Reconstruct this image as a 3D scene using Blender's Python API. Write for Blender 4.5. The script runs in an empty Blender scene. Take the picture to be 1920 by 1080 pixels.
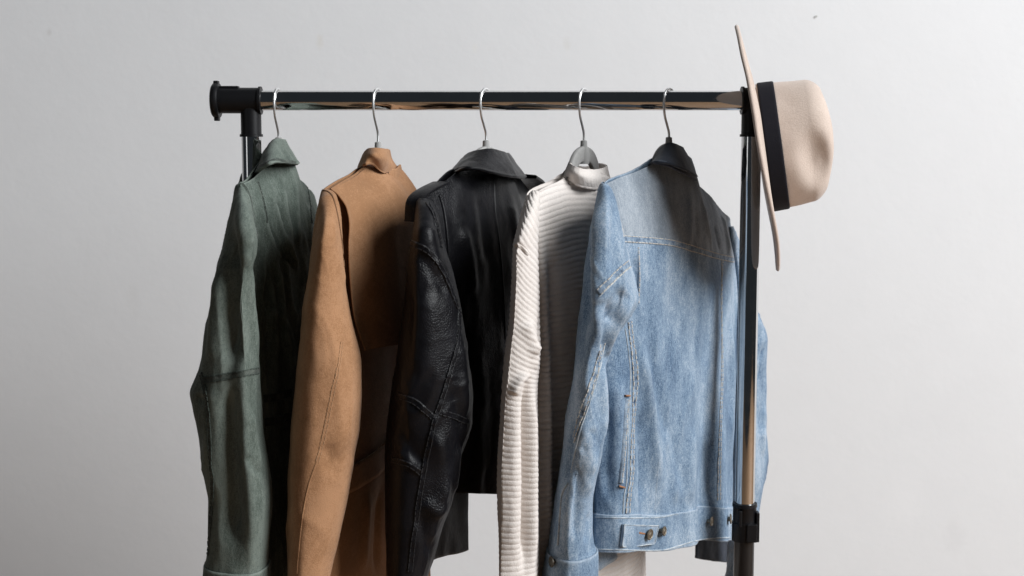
import bpy, math, random
import numpy as np
from mathutils import Vector, Matrix
from mathutils.bvhtree import BVHTree

random.seed(4)
S = bpy.context.scene
C = S.collection

# ------------------------------------------------------------------ camera
F = 2600.0                      # focal length in pixels of a 1920 wide frame
PITCH = math.radians(6.0)
RAIL_Z = 1.50
CAM = np.array([0.0, -2.0, RAIL_Z - 0.0593])
FWD = np.array([0, math.cos(PITCH), -math.sin(PITCH)])
UPV = np.array([0, math.sin(PITCH), math.cos(PITCH)])
RGT = np.array([1.0, 0, 0])
cam = bpy.data.cameras.new('camera'); camo = bpy.data.objects.new('camera', cam); C.objects.link(camo)
camo.location = CAM; camo.rotation_euler = (math.pi/2 - PITCH, 0, 0)
cam.sensor_width = 36; cam.lens = 36*F/1920; cam.clip_start = 0.05; cam.clip_end = 60
cam.dof.use_dof = True; cam.dof.focus_distance = 1.90; cam.dof.aperture_fstop = 5.6
S.camera = camo

# ------------------------------------------------------------------ world and lamps
w = bpy.data.worlds.new('World'); S.world = w; w.use_nodes = True
bg = w.node_tree.nodes['Background']; bg.inputs[0].default_value = (0.75, 0.87, 1.0, 1); bg.inputs[1].default_value = 0.03

def area(name, loc, target, sx, sy, power, col, spread=math.pi):
    l = bpy.data.lights.new(name, 'AREA'); l.shape = 'RECTANGLE'; l.size = sx; l.size_y = sy
    l.energy = power; l.color = col; l.spread = spread
    o = bpy.data.objects.new(name, l); C.objects.link(o); o.location = loc
    o.rotation_euler = (Vector(target) - Vector(loc)).to_track_quat('-Z', 'Y').to_euler()
    return o
area('window_light', (4.6, -2.6, 4.3), (0.0, 0.1, 1.35), 2.5, 4.2, 615, (0.955, 0.98, 1.0))
area('chrome_fill_light', (-3.3, -2.7, 1.9), (0.0, 0.0, 1.4), 0.9, 2.2, 6, (0.98, 0.99, 1.0))  # weak fill lamp added at the left to streak the chrome uprights, not a window

S.view_settings.view_transform = 'Standard'; S.view_settings.look = 'None'
S.view_settings.exposure = 0.0; S.view_settings.gamma = 1.0
S.render.engine = 'CYCLES'
S.cycles.max_bounces = 8; S.cycles.diffuse_bounces = 4; S.cycles.glossy_bounces = 5

# ------------------------------------------------------------------ pixel helpers (photo pixels -> points in the place)
def ray(px, py):
    return FWD + RGT*((px-960.0)/F) + UPV*((540.0-py)/F)
def atY(px, py, Y):
    d = ray(px, py); return CAM + d*((Y-CAM[1])/d[1])
def toplane(px, py, p0, nn):
    d = ray(px, py); return CAM + d*(np.dot(p0-CAM, nn)/np.dot(d, nn))

# ------------------------------------------------------------------ interpolation, noise
def interp(x, xp, fp):
    """smooth monotone cubic through (xp, fp)"""
    xp = np.asarray(xp, float); fp = np.asarray(fp, float); x = np.clip(np.asarray(x, float), xp[0], xp[-1])
    if len(xp) == 2: return np.interp(x, xp, fp)
    h = np.diff(xp); dl = np.diff(fp)/h
    m = np.zeros(len(xp)); m[0] = dl[0]; m[-1] = dl[-1]
    for i in range(1, len(xp)-1):
        if dl[i-1]*dl[i] > 0:
            w1 = 2*h[i]+h[i-1]; w2 = h[i]+2*h[i-1]
            m[i] = (w1+w2)/(w1/dl[i-1]+w2/dl[i])
    k = np.clip(np.searchsorted(xp, x, side='right')-1, 0, len(xp)-2)
    t = (x-xp[k])/h[k]
    return ((2*t**3-3*t**2+1)*fp[k] + (t**3-2*t**2+t)*h[k]*m[k] + (-2*t**3+3*t**2)*fp[k+1] + (t**3-t**2)*h[k]*m[k+1])
def spline(pts, n):
    """Catmull-Rom through points of any dimension, n samples evenly spaced"""
    p = np.asarray(pts, float)
    if len(p) == 2:
        t = np.linspace(0, 1, n)[:, None]; return p[0]*(1-t)+p[1]*t
    q = np.vstack([2*p[0]-p[1], p, 2*p[-1]-p[-2]])
    out = []
    for i in range(1, len(q)-2):
        t = np.linspace(0, 1, 24, endpoint=False)[:, None]
        a, b, c, d = q[i-1], q[i], q[i+1], q[i+2]
        out.append(0.5*((2*b)+(-a+c)*t+(2*a-5*b+4*c-d)*t*t+(-a+3*b-3*c+d)*t**3))
    out.append(p[-1:]); o = np.vstack(out)
    L = np.concatenate([[0], np.cumsum(np.linalg.norm(np.diff(o, axis=0), axis=1))])
    tt = np.linspace(0, L[-1], n)
    return np.stack([np.interp(tt, L, o[:, k]) for k in range(o.shape[1])], 1)
_rng = np.random.RandomState(11)
_lat = _rng.rand(32, 32, 32)*2-1
def vnoise(p):
    i = np.floor(p).astype(int); f = p-i; f = f*f*(3-2*f); i &= 31; j = (i+1) & 31
    def g(a, b, c): return _lat[a, b, c]
    x0, y0, z0 = i[..., 0], i[..., 1], i[..., 2]; x1, y1, z1 = j[..., 0], j[..., 1], j[..., 2]
    fx, fy, fz = f[..., 0], f[..., 1], f[..., 2]
    a = g(x0, y0, z0)*(1-fx)+g(x1, y0, z0)*fx; b = g(x0, y1, z0)*(1-fx)+g(x1, y1, z0)*fx
    c = g(x0, y0, z1)*(1-fx)+g(x1, y0, z1)*fx; d = g(x0, y1, z1)*(1-fx)+g(x1, y1, z1)*fx
    return (a*(1-fy)+b*fy)*(1-fz)+(c*(1-fy)+d*fy)*fz
def fbm(p, o=3):
    r = 0; a = 1.0
    for k in range(o): r = r+a*vnoise(p*(2.0**k)+k*7.3); a *= .5
    return r
def sstep(a, b, x):
    t = np.clip((x-a)/(b-a), 0, 1); return t*t*(3-2*t)

# ------------------------------------------------------------------ mesh helpers
def empty(name, loc, label, cat, group=None):
    o = bpy.data.objects.new(name, None); C.objects.link(o); o.location = loc; o.empty_display_size = .05
    o['label'] = label; o['category'] = cat
    if group: o['group'] = group
    return o
def mesh_obj(name, V, faces, mat, parent=None, smooth=True, label=None, cat=None, kind=None, uv=None):
    V = np.asarray(V, float).reshape(-1, 3)
    off = np.array([0.0, 0, 0])
    p = parent
    while p is not None: off = off+np.array(p.location); p = p.parent
    me = bpy.data.meshes.new(name)
    if isinstance(faces, np.ndarray):
        nf, k = faces.shape
        me.vertices.add(len(V)); me.vertices.foreach_set('co', (V-off).astype(np.float32).ravel())
        me.loops.add(nf*k); me.loops.foreach_set('vertex_index', faces.astype(np.int32).ravel())
        me.polygons.add(nf); me.polygons.foreach_set('loop_start', np.arange(0, nf*k, k, dtype=np.int32))
        me.update(calc_edges=True); me.validate()
    else:
        me.from_pydata([tuple(v) for v in (V-off)], [], [tuple(int(i) for i in f) for f in faces]); me.update()
    if smooth: me.polygons.foreach_set('use_smooth', np.ones(len(me.polygons), dtype=bool))
    if uv is not None:
        ul = me.uv_layers.new(name='UVMap'); li = np.empty(len(me.loops), dtype=np.int32); me.loops.foreach_get('vertex_index', li)
        ul.data.foreach_set('uv', uv.reshape(-1, 2)[li].astype(np.float32).ravel())
    me.materials.append(mat)
    o = bpy.data.objects.new(name, me); C.objects.link(o)
    if parent is not None: o.parent = parent
    if label: o['label'] = label
    if cat: o['category'] = cat
    if kind: o['kind'] = kind
    return o
def gfaces(nv, nu, closed):
    cols = nu if closed else nu-1
    i = np.arange(nv-1)[:, None]*nu; j = np.arange(cols)[None, :]; j2 = (j+1) % nu
    return np.stack([i+j, i+j2, i+nu+j2, i+nu+j], -1).reshape(-1, 4)
def gnormals(P, closed):
    if closed: du = np.roll(P, -1, 1)-np.roll(P, 1, 1)
    else: du = np.gradient(P, axis=1)
    dv = np.gradient(P, axis=0)
    n = np.cross(dv, du); l = np.linalg.norm(n, axis=-1, keepdims=True)
    return n/np.maximum(l, 1e-9)
def solidify(o, t, off=-1):
    m = o.modifiers.new('cloth_thickness', 'SOLIDIFY'); m.thickness = t; m.offset = off; return o
class Sheet:
    """a grid surface that can be sculpted with strokes before it is linked"""
    def __init__(s, P, closed, outward=None):
        s.P = P; s.closed = closed; s.flip = 1.0
        if outward is not None:
            n = gnormals(P, closed)
            if np.mean(np.sum(n*outward, -1)) < 0: s.flip = -1.0
    def N(s): return gnormals(s.P, s.closed)*s.flip
    def F(s):
        f = gfaces(s.P.shape[0], s.P.shape[1], s.closed)
        return f if s.flip < 0 else f[:, ::-1].copy()
    def bvh(s):
        return BVHTree.FromPolygons([Vector(v) for v in s.P.reshape(-1, 3)], s.F().tolist())
    def offset(s, d): s.P = s.P+s.N()*d[..., None]
    def strokes(s, lst, bv=None):
        """lst of (pixel polyline, width, amplitude): gaussian ridge / groove along a line on the surface"""
        bv = bv or s.bvh(); tot = np.zeros(s.P.shape[:2])
        for pts, wd, am in lst:
            q = []
            for x, y in spline(pts, max(6, 4*len(pts))):
                h = bv.ray_cast(Vector(CAM), Vector(ray(x, y)))
                if h[0] is not None: q.append(np.array(h[0]))
            if len(q) < 2: continue
            q = np.array(q); best = np.full(s.P.shape[:2], 9.0); tpar = np.zeros(s.P.shape[:2])
            for k in range(len(q)-1):
                a, b = q[k], q[k+1]; ab = b-a; L2 = max(np.dot(ab, ab), 1e-12)
                if L2 > .06**2: continue
                t = np.clip(((s.P-a)@ab)/L2, 0, 1); d = np.linalg.norm(s.P-(a+t[..., None]*ab), axis=-1)
                m = d < best; best[m] = d[m]; tpar[m] = (k+t[m])/(len(q)-1)
            env = sstep(0, .22, tpar)*sstep(0, .22, 1-tpar)
            tot += am*np.exp(-(best/wd)**2)*(.15+.85*env)
        s.offset(tot)
    def wrinkle(s, scale, amp, oc=3, seed=0.0, mask=None):
        q = s.P*np.asarray(scale)+seed
        d = fbm(q, oc)*amp
        if mask is not None: d = d*mask
        s.offset(d)
    def ridges(s, scale, amp, seed=0.0, warp=.5, mask=None):
        """sharp creases: folded noise with a bent domain"""
        q = s.P*np.asarray(scale)+seed; q = q+warp*np.stack([vnoise(q*.5+31.0), vnoise(q*.5+57.0), vnoise(q*.5+83.0)], -1)*2
        a = 1-np.abs(vnoise(q))*2.2; b = 1-np.abs(vnoise(q*1.9+13.0))*2.2
        d = (np.clip(a, 0, 1)**2+.45*np.clip(b, 0, 1)**2-.35)*amp*np.clip(.35+.9*(vnoise(s.P*9.0+seed+5.0)+.5), 0.1, 1.3)
        if mask is not None: d = d*mask
        s.offset(d)
    def link(s, name, mat, parent, **k): 
        o = mesh_obj(name, s.P, s.F(), mat, parent, **k); return o

def tube_pts(path, rad, k=12):
    """rings along a 3-D path"""
    path = np.asarray(path, float); n = len(path); rad = np.broadcast_to(np.asarray(rad, float), (n,))
    T = np.gradient(path, axis=0); T /= np.linalg.norm(T, axis=1, keepdims=True)
    ref = np.array([0.0, 0, 1]) if abs(T[0][2]) < .8 else np.array([1.0, 0, 0])
    a = np.cross(T[0], ref); a /= np.linalg.norm(a); P = np.zeros((n, k, 3)); th = np.linspace(0, 2*math.pi, k, endpoint=False)
    for i in range(n):
        a = a-T[i]*np.dot(a, T[i]); a /= np.linalg.norm(a); b = np.cross(T[i], a)
        P[i] = path[i]+rad[i]*(np.cos(th)[:, None]*a+np.sin(th)[:, None]*b)
    return P
def capped(P):
    nv, nu = P.shape[:2]; f = gfaces(nv, nu, True)[:, ::-1].tolist()
    f.append(list(range(nu))); f.append(list(range((nv-1)*nu, nv*nu))[::-1]); return P.reshape(-1, 3), f
def merge(lst):
    V = []; Fs = []; o = 0
    for v, f in lst:
        V.append(v); Fs += [[i+o for i in q] for q in f]; o += len(v)
    return np.vstack(V), Fs
def tube(name, path, rad, mat, parent, k=16, **kw):
    V, f = capped(tube_pts(path, rad, k)); o = mesh_obj(name, V, f, mat, parent, **kw); auto_smooth(o); return o
def auto_smooth(o, ang=40):
    m = o.modifiers.new('edges', 'EDGE_SPLIT'); m.split_angle = math.radians(ang); return o
def lathe(p0, axis, prof, k=48):
    """profile list of (distance along axis, radius)"""
    axis = np.asarray(axis, float); axis /= np.linalg.norm(axis)
    ref = np.array([0.0, 0, 1]) if abs(axis[2]) < .8 else np.array([1.0, 0, 0])
    a = np.cross(axis, ref); a /= np.linalg.norm(a); b = np.cross(axis, a); th = np.linspace(0, 2*math.pi, k, endpoint=False)
    P = np.array([[np.asarray(p0)+axis*h+r*(math.cos(t)*a+math.sin(t)*b) for t in th] for h, r in prof])
    return capped(P)
def boxm(c, e1, e2, e3):
    c, e1, e2, e3 = map(np.asarray, (c, e1, e2, e3))
    V = [c+i*e1+j*e2+k*e3 for i in (-1, 1) for j in (-1, 1) for k in (-1, 1)]
    return np.array(V), [[0, 1, 3, 2], [4, 6, 7, 5], [0, 4, 5, 1], [2, 3, 7, 6], [0, 2, 6, 4], [1, 5, 7, 3]]
def bevel(o, wd, seg=2):
    m = o.modifiers.new('bevel', 'BEVEL'); m.width = wd; m.segments = seg; m.limit_method = 'ANGLE'; return o

# ------------------------------------------------------------------ materials
def nodes(name):
    m = bpy.data.materials.new(name); m.use_nodes = True; nt = m.node_tree
    return m, nt, nt.nodes['Principled BSDF']
def N(nt, t, **kw):
    n = nt.nodes.new(t)
    for k, v in kw.items():
        if k.startswith('i_'): n.inputs[int(k[2:])].default_value = v
        else: setattr(n, k, v)
    return n
def noise(nt, vec, scale, detail=3, rough=.55, stretch=None):
    mp = N(nt, 'ShaderNodeMapping'); nt.links.new(vec, mp.inputs[0])
    if stretch: mp.inputs['Scale'].default_value = stretch
    n = N(nt, 'ShaderNodeTexNoise'); nt.links.new(mp.outputs[0], n.inputs['Vector'])
    n.inputs['Scale'].default_value = scale; n.inputs['Detail'].default_value = detail; n.inputs['Roughness'].default_value = rough
    return n.outputs['Fac']
def ramp(nt, fac, stops):
    r = N(nt, 'ShaderNodeValToRGB'); nt.links.new(fac, r.inputs[0])
    while len(r.color_ramp.elements) < len(stops): r.color_ramp.elements.new(.5)
    for e, (p, c) in zip(r.color_ramp.elements, stops):
        e.position = p; e.color = (*c, 1) if len(c) == 3 else c
    return r.outputs[0]
def mixc(nt, fac, a, b, mode='MIX'):
    n = N(nt, 'ShaderNodeMix', data_type='RGBA', blend_type=mode)
    for sock, v in ((n.inputs[0], fac), (n.inputs[6], a), (n.inputs[7], b)):
        if hasattr(v, 'is_linked') or hasattr(v, 'links'): nt.links.new(v, sock)
        elif isinstance(v, (int, float)): sock.default_value = v
        else: sock.default_value = (*v, 1)
    return n.outputs[2]
def math_(nt, op, a, b):
    n = N(nt, 'ShaderNodeMath', operation=op)
    for sock, v in ((n.inputs[0], a), (n.inputs[1], b)):
        if isinstance(v, (int, float)): sock.default_value = v
        else: nt.links.new(v, sock)
    return n.outputs[0]
def bump(nt, bs, h, strength, dist):
    b = N(nt, 'ShaderNodeBump'); b.inputs['Strength'].default_value = strength; b.inputs['Distance'].default_value = dist
    nt.links.new(h, b.inputs['Height']); nt.links.new(b.outputs[0], bs.inputs['Normal'])
def objco(nt): return N(nt, 'ShaderNodeTexCoord').outputs['Object']

def m_plain(name, col, rough, metal=0, var=0.08, scale=60, bmp=0.0, spec=.5):
    m, nt, bs = nodes(name); co = objco(nt); f = noise(nt, co, scale, 4)
    c = ramp(nt, f, [(.3, tuple(x*(1-var) for x in col)), (.7, tuple(min(1, x*(1+var)) for x in col))])
    nt.links.new(c, bs.inputs['Base Color']); bs.inputs['Roughness'].default_value = rough; bs.inputs['Metallic'].default_value = metal
    bs.inputs['Specular IOR Level'].default_value = spec
    if bmp: bump(nt, bs, noise(nt, co, scale*8, 3), bmp, .001)
    return m
def m_cloth(name, lo, mid, hi, con=1.0, fine=900, fade=5.0, stretch=(3, 3, 1), rough=.9, sheen=.15, bmp=.35, weave=None, coarse=130, wear=None, wamt=.5):
    """woven cloth: a large soft fade, mid blotches and a fine thread grain"""
    m, nt, bs = nodes(name); co = objco(nt)
    a = noise(nt, co, fade, 4, .6, stretch); b = noise(nt, co, coarse, 4, .7, stretch); c = noise(nt, co, fine, 2, .6)
    s = math_(nt, 'ADD', math_(nt, 'MULTIPLY', a, .45), math_(nt, 'ADD', math_(nt, 'MULTIPLY', b, .25), math_(nt, 'MULTIPLY', c, .3)))
    colr = ramp(nt, s, [(.5-.14*con, lo), (.5, mid), (.5+.14*con, hi)])
    if wear:        # dye rubbed off the raised edges and folds of a washed garment
        pt = N(nt, 'ShaderNodeNewGeometry').outputs['Pointiness']
        k = ramp(nt, math_(nt, 'ADD', pt, math_(nt, 'MULTIPLY', math_(nt, 'SUBTRACT', b, .5), .03)), [(.505, (0, 0, 0)), (.56, (wamt, wamt, wamt))])
        colr = mixc(nt, k, colr, wear)
    nt.links.new(colr, bs.inputs['Base Color'])
    bs.inputs['Roughness'].default_value = rough; bs.inputs['Sheen Weight'].default_value = sheen; bs.inputs['Sheen Roughness'].default_value = .5
    bs.inputs['Specular IOR Level'].default_value = .2
    hh = c
    if weave:
        wv = N(nt, 'ShaderNodeTexWave'); wv.bands_direction = 'DIAGONAL'; wv.inputs['Scale'].default_value = weave; wv.inputs['Distortion'].default_value = 2.5
        wv.inputs['Detail'].default_value = 2; nt.links.new(co, wv.inputs['Vector'])
        hh = math_(nt, 'ADD', math_(nt, 'MULTIPLY', c, .6), math_(nt, 'MULTIPLY', wv.outputs['Fac'], .4))
    bump(nt, bs, math_(nt, 'ADD', hh, math_(nt, 'MULTIPLY', b, .6)), bmp, .0012)
    return m
M = {}
M['green'] = m_cloth('olive_cotton', wear=(.24, .275, .245), wamt=.5, lo=(.062, .078, .066), mid=(.100, .122, .105), hi=(.150, .176, .154), fade=7, sheen=.04, con=.5, fine=650)
M['green_seam'] = m_cloth('olive_cotton_seam', (.020, .026, .022), (.055, .066, .056), (.105, .12, .105), con=.7, fade=60, stretch=(1, 1, 1), coarse=300)
M['brown'] = m_cloth('camel_suede', (.285, .146, .070), (.335, .175, .087), (.385, .207, .108), con=.42, fade=12, stretch=(1, 1, 1), sheen=.12, fine=620, coarse=170, bmp=.4)
M['brown_dark'] = m_cloth('suede_edge', (.13, .068, .036), (.17, .09, .048), (.21, .115, .06), fade=20, sheen=.05)
M['knit'] = m_cloth('cream_knit', (.60, .545, .505), (.67, .615, .575), (.73, .68, .64), fade=10, stretch=(1, 1, 1), fine=700, coarse=350, bmp=.5)
M['denim'] = m_cloth('washed_denim', con=.7, wear=(.54, .60, .66), wamt=.35, lo=(.072, .125, .205), mid=(.185, .268, .370), hi=(.38, .455, .54), fade=9, stretch=(2.0, 2.0, .9), fine=620, weave=420, coarse=190, bmp=.5)
M['denim_yoke'] = m_cloth('washed_denim_yoke', (.14, .17, .205), (.235, .275, .32), (.36, .40, .445), con=.75, wear=(.42, .45, .48), wamt=.3, fade=7, stretch=(2.4, 2.4, .9), fine=800, weave=420, coarse=170, bmp=.4)
M['denim_dark'] = m_cloth('dark_denim', (.016, .020, .029), (.028, .034, .047), (.048, .056, .072), fade=14, fine=800, coarse=200)
M['denim_seam'] = m_cloth('denim_seam', wear=(.46, .50, .53), wamt=.3, lo=(.028, .052, .098), mid=(.17, .24, .33), hi=(.36, .42, .48), con=.9, fade=110, stretch=(1, 1, 1), fine=700, coarse=260)
M['denim_dark_seam'] = m_cloth('dark_denim_seam', (.04, .05, .07), (.07, .085, .11), (.12, .14, .17), con=.7, fade=80)
M['denim_edge'] = m_cloth('denim_worn_edge', (.19, .26, .34), (.38, .43, .47), (.56, .59, .60), con=.7, fade=90, stretch=(1, 1, 1))
M['thread_green'] = m_plain('dark_green_thread', (.045, .06, .05), .8)
M['thread_brown'] = m_plain('tan_thread', (.40, .235, .13), .8)
M['thread_black'] = m_plain('black_thread', (.012, .012, .014), .6)
M['thread_gold'] = m_plain('pale_denim_thread', (.54, .50, .44), .8)
M['thread_orange'] = m_plain('orange_thread', (.30, .14, .07), .8)
M['thread_cream'] = m_plain('cream_yarn', (.58, .51, .46), .9)

def m_leather():
    m, nt, bs = nodes('black_leather'); co = objco(nt)
    v = N(nt, 'ShaderNodeTexVoronoi'); v.feature = 'DISTANCE_TO_EDGE'; v.inputs['Scale'].default_value = 300; v.inputs['Randomness'].default_value = 1
    dm = N(nt, 'ShaderNodeMapping'); nt.links.new(co, dm.inputs[0]); nt.links.new(dm.outputs[0], v.inputs['Vector'])
    vc = ramp(nt, v.outputs['Distance'], [(0, (0, 0, 0)), (.22, (1, 1, 1))])
    n = noise(nt, co, 26, 5, .6); n2 = noise(nt, co, 160, 3)
    patch = ramp(nt, noise(nt, co, 9, 2), [(.40, (.12, .12, .12)), (.62, (1, 1, 1))])
    h = math_(nt, 'ADD', math_(nt, 'MULTIPLY', math_(nt, 'MULTIPLY', vc, patch), .35), math_(nt, 'ADD', math_(nt, 'MULTIPLY', n, .5), math_(nt, 'MULTIPLY', n2, .35)))
    bump(nt, bs, h, .55, .0016)
    nt.links.new(ramp(nt, n, [(.3, (.003, .003, .004)), (.7, (.007, .007, .009))]), bs.inputs['Base Color'])
    r = ramp(nt, math_(nt, 'ADD', math_(nt, 'MULTIPLY', n, .5), math_(nt, 'MULTIPLY', n2, .5)), [(.3, (.32, .32, .32)), (.7, (.46, .46, .46))])
    nt.links.new(r, bs.inputs['Roughness']); bs.inputs['Specular IOR Level'].default_value = .5; bs.inputs['IOR'].default_value = 1.27
    return m
M['leather'] = m_leather()
M['leather_edge'] = m_plain('leather_edge', (.010, .010, .011), .5, bmp=.3, spec=.3)
def m_felt():
    m, nt, bs = nodes('cream_wool_felt'); co = objco(nt)
    a = noise(nt, co, 22, 4); c = noise(nt, co, 420, 4, .7)
    s = math_(nt, 'ADD', math_(nt, 'MULTIPLY', a, .5), math_(nt, 'MULTIPLY', c, .5))
    nt.links.new(ramp(nt, s, [(.35, (.48, .39, .33)), (.65, (.59, .49, .425))]), bs.inputs['Base Color'])
    bs.inputs['Roughness'].default_value = .95; bs.inputs['Sheen Weight'].default_value = .25; bs.inputs['Specular IOR Level'].default_value = .15
    bump(nt, bs, c, .5, .0012); return m
M['felt'] = m_felt()
M['ribbon'] = m_plain('black_grosgrain_ribbon', (.007, .007, .011), .8, bmp=.3, spec=.2)
def m_wall():
    m, nt, bs = nodes('painted_plaster'); co = objco(nt)
    a = noise(nt, co, 1.3, 4); b = noise(nt, co, 70, 4, .6); c = noise(nt, co, 14, 4, .6)
    s = math_(nt, 'ADD', math_(nt, 'MULTIPLY', a, .6), math_(nt, 'MULTIPLY', c, .4))
    colr = ramp(nt, s, [(.3, (.765, .77, .78)), (.7, (.80, .805, .815))])
    # filled holes, a smear and a few rubbed spots in the paint
    for (x, y, rx, rz, k, col) in ((600, 78, .010, .022, .55, (.74, .72, .68)), (890, 90, .008, .014, .4, (.80, .79, .76)), (1063, 84, .010, .018, .5, (.73, .72, .70)), (1700, 940, .05, .07, .35, (.83, .83, .84)), (1790, 1010, .03, .06, .3, (.70, .70, .71)), (92, 60, .006, .010, .5, (.62, .61, .6)), (250, 560, .02, .05, .25, (.72, .715, .71))):
        pw = atY(x, y, WALL_Y); mp = N(nt, 'ShaderNodeMapping'); nt.links.new(co, mp.inputs[0])
        mp.inputs['Location'].default_value = (-pw[0]/rx, 0, -pw[2]/rz); mp.inputs['Scale'].default_value = (1/rx, 0, 1/rz)
        ln = N(nt, 'ShaderNodeVectorMath', operation='LENGTH'); nt.links.new(mp.outputs[0], ln.inputs[0])
        d = math_(nt, 'ADD', ln.outputs['Value'], math_(nt, 'MULTIPLY', math_(nt, 'SUBTRACT', b, .5), 1.6))
        colr = mixc(nt, ramp(nt, d, [(.3, (k, k, k)), (1.0, (0, 0, 0))]), colr, col)
    nt.links.new(colr, bs.inputs['Base Color'])
    bs.inputs['Roughness'].default_value = .75; bs.inputs['Specular IOR Level'].default_value = .25
    bump(nt, bs, math_(nt, 'ADD', b, math_(nt, 'MULTIPLY', c, .9)), .16, .0022); return m
WALL_Y = 1.05
M['wall'] = m_wall()
def m_floor():
    m, nt, bs = nodes('oiled_oak_floor'); co = objco(nt)
    a = noise(nt, co, 5, 6, .6, (1, 9, 1)); nt.links.new(ramp(nt, a, [(.3, (.22, .135, .075)), (.7, (.32, .20, .12))]), bs.inputs['Base Color'])
    bs.inputs['Roughness'].default_value = .5; bump(nt, bs, a, .2, .002); return m
M['floor'] = m_floor()
def m_chrome():
    m, nt, bs = nodes('chrome'); co = objco(nt); a = noise(nt, co, 40, 3)
    nt.links.new(ramp(nt, a, [(.3, (.60, .60, .60)), (.7, (.66, .655, .65))]), bs.inputs['Base Color'])
    bs.inputs['Metallic'].default_value = 1
    nt.links.new(ramp(nt, a, [(.3, (.05, .05, .05)), (.7, (.10, .10, .10))]), bs.inputs['Roughness']); return m
M['chrome'] = m_chrome()
M['wire'] = m_plain('zinc_wire', (.72, .72, .72), .34, .85, .05)
M['plastic'] = m_plain('black_plastic', (.006, .006, .007), .45, 0, .1, 40, .05, spec=.28)
M['black_tube'] = m_plain('black_lacquered_tube', (.008, .008, .009), .30, 0, .1, 30)
M['hanger'] = m_plain('grey_velvet_plastic', (.33, .325, .315), .75, 0, .06, 200, .2)
M['nail'] = m_plain('dull_zinc', (.42, .43, .36), .6, .2)
M['brass'] = m_plain('aged_brass', (.23, .20, .155), .38, .9, .35, 300, .3)
M['brass_dark'] = m_plain('dark_brass', (.09, .08, .065), .45, .9, .3, 300, .3)

# ------------------------------------------------------------------ setting
def plane(name, V, mat, kind='structure'): return mesh_obj(name, np.array(V, float), [[0, 1, 2, 3]], mat, None, smooth=False, kind=kind)
plane('wall', [(-6, WALL_Y, 0), (6, WALL_Y, 0), (6, WALL_Y, 3.6), (-6, WALL_Y, 3.6)], M['wall'])
plane('floor', [(-6, -4.5, 0), (6, -4.5, 0), (6, WALL_Y, 0), (-6, WALL_Y, 0)], M['floor'])

# ------------------------------------------------------------------ clothes rack
XL = atY(470, 188, 0)[0]; XR = atY(1410, 188, 0)[0]
RR = .0142
rack = empty('clothes_rack', ((XL+XR)/2, 0, 0), 'chrome garment rack with black plastic corner joints and clothes on its rail', 'clothes rack')
tube('rail', [(x, 0, RAIL_Z) for x in np.linspace(XL+.005, XR-.005, 60)], RR, M['chrome'], rack, 40)
def joint(x, sgn, lugs=True):
    """T joint: a horizontal socket with an end cap outward and a vertical socket below"""
    a = np.array([sgn, 0, 0.0])
    hz = lathe((x, 0, RAIL_Z), a, [(-.0155, .0150), (-.0155, .0200), (-.0120, .0200), (-.0110, .0183), (.044, .0183), (.044, .0150)], 48)
    vt = lathe((x, 0, RAIL_Z), (0, 0, -1), [(.004, .0146), (.0475, .0146), (.0480, .0165), (.0515, .0165), (.0515, .0130)], 48)
    j = mesh_obj('corner_joint', *merge([hz, vt]), M['plastic'], rack); auto_smooth(j, 50)
    cap = lathe((x, 0, RAIL_Z), a, [(.0442, .0240), (.0475, .0255), (.0520, .0250), (.0545, .0220), (.0550, .0120), (.0550, .002)], 48)
    c = mesh_obj('end_cap', *cap, M['plastic'], j); auto_smooth(c, 50)
    for cx, cz, ex, ez in () if not lugs else ((.0485, .0245, .0035, .0035), (.0485, -.0255, .0035, .0035), (.030, .0188, .0135, .0018)):
        lug = boxm((x+sgn*cx, 0, RAIL_Z+cz), (ex, 0, 0), (0, .006, 0), (0, 0, ez))
        bevel(mesh_obj('clip_lug', *lug, M['plastic'], j, smooth=False), .0012)
joint(XL, -1); joint(XR, 1, False)
ZC = atY(1397, 975, 0)[2]
for x in (XL, XR):
    tube('upright_tube', [(x, 0, z) for z in np.linspace(RAIL_Z-.02, ZC-.02, 40)], RR, M['chrome'], rack, 40)
    tube('lower_tube', [(x, 0, z) for z in (ZC-.006, ZC-.1, .4, .085)], .0150, M['black_tube'], rack, 40)
    col = lathe((x, 0, ZC+.026), (0, 0, -1), [(0, .0146), (0, .0180), (.005, .0182), (.006, .0172), (.028, .0172), (.0285, .0184), (.056, .0184), (.057, .0150)], 40)
    cc = mesh_obj('height_collar', *col, M['plastic'], rack); auto_smooth(cc, 45)
    clip = merge([boxm((x+.008, -.0165, ZC-.015), (.0075, 0, 0), (0, .0045, 0), (0, 0, .0135)), boxm((x-.009, -.0155, ZC+.006), (.0025, 0, 0), (0, .0035, 0), (0, 0, .012)),
                  boxm((x+.0175, -.006, ZC-.008), (.0025, 0, 0), (0, .008, 0), (0, 0, .022))])
    bevel(mesh_obj('clip', *clip, M['plastic'], cc, smooth=False), .001)
    tube('foot_bar', [(x, y, .075) for y in np.linspace(-.24, .24, 8)], .0150, M['black_tube'], rack, 24)
    for y in (-.22, .22):
        wv = lathe((x-.010, y, .030), (1, 0, 0), [(0, .010), (0, .029), (.004, .030), (.016, .030), (.020, .029), (.020, .010)], 32)
        wf = boxm((x, y, .052), (.013, 0, 0), (0, .010, 0), (0, 0, .010))
        wo = mesh_obj('wheel', *wv, M['plastic'], rack); auto_smooth(wo); bevel(mesh_obj('wheel_fork', *wf, M['plastic'], rack, smooth=False), .002)
tube('base_bar', [(x, 0, .075) for x in np.linspace(XL, XR, 6)], .0120, M['black_tube'], rack, 24)

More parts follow.
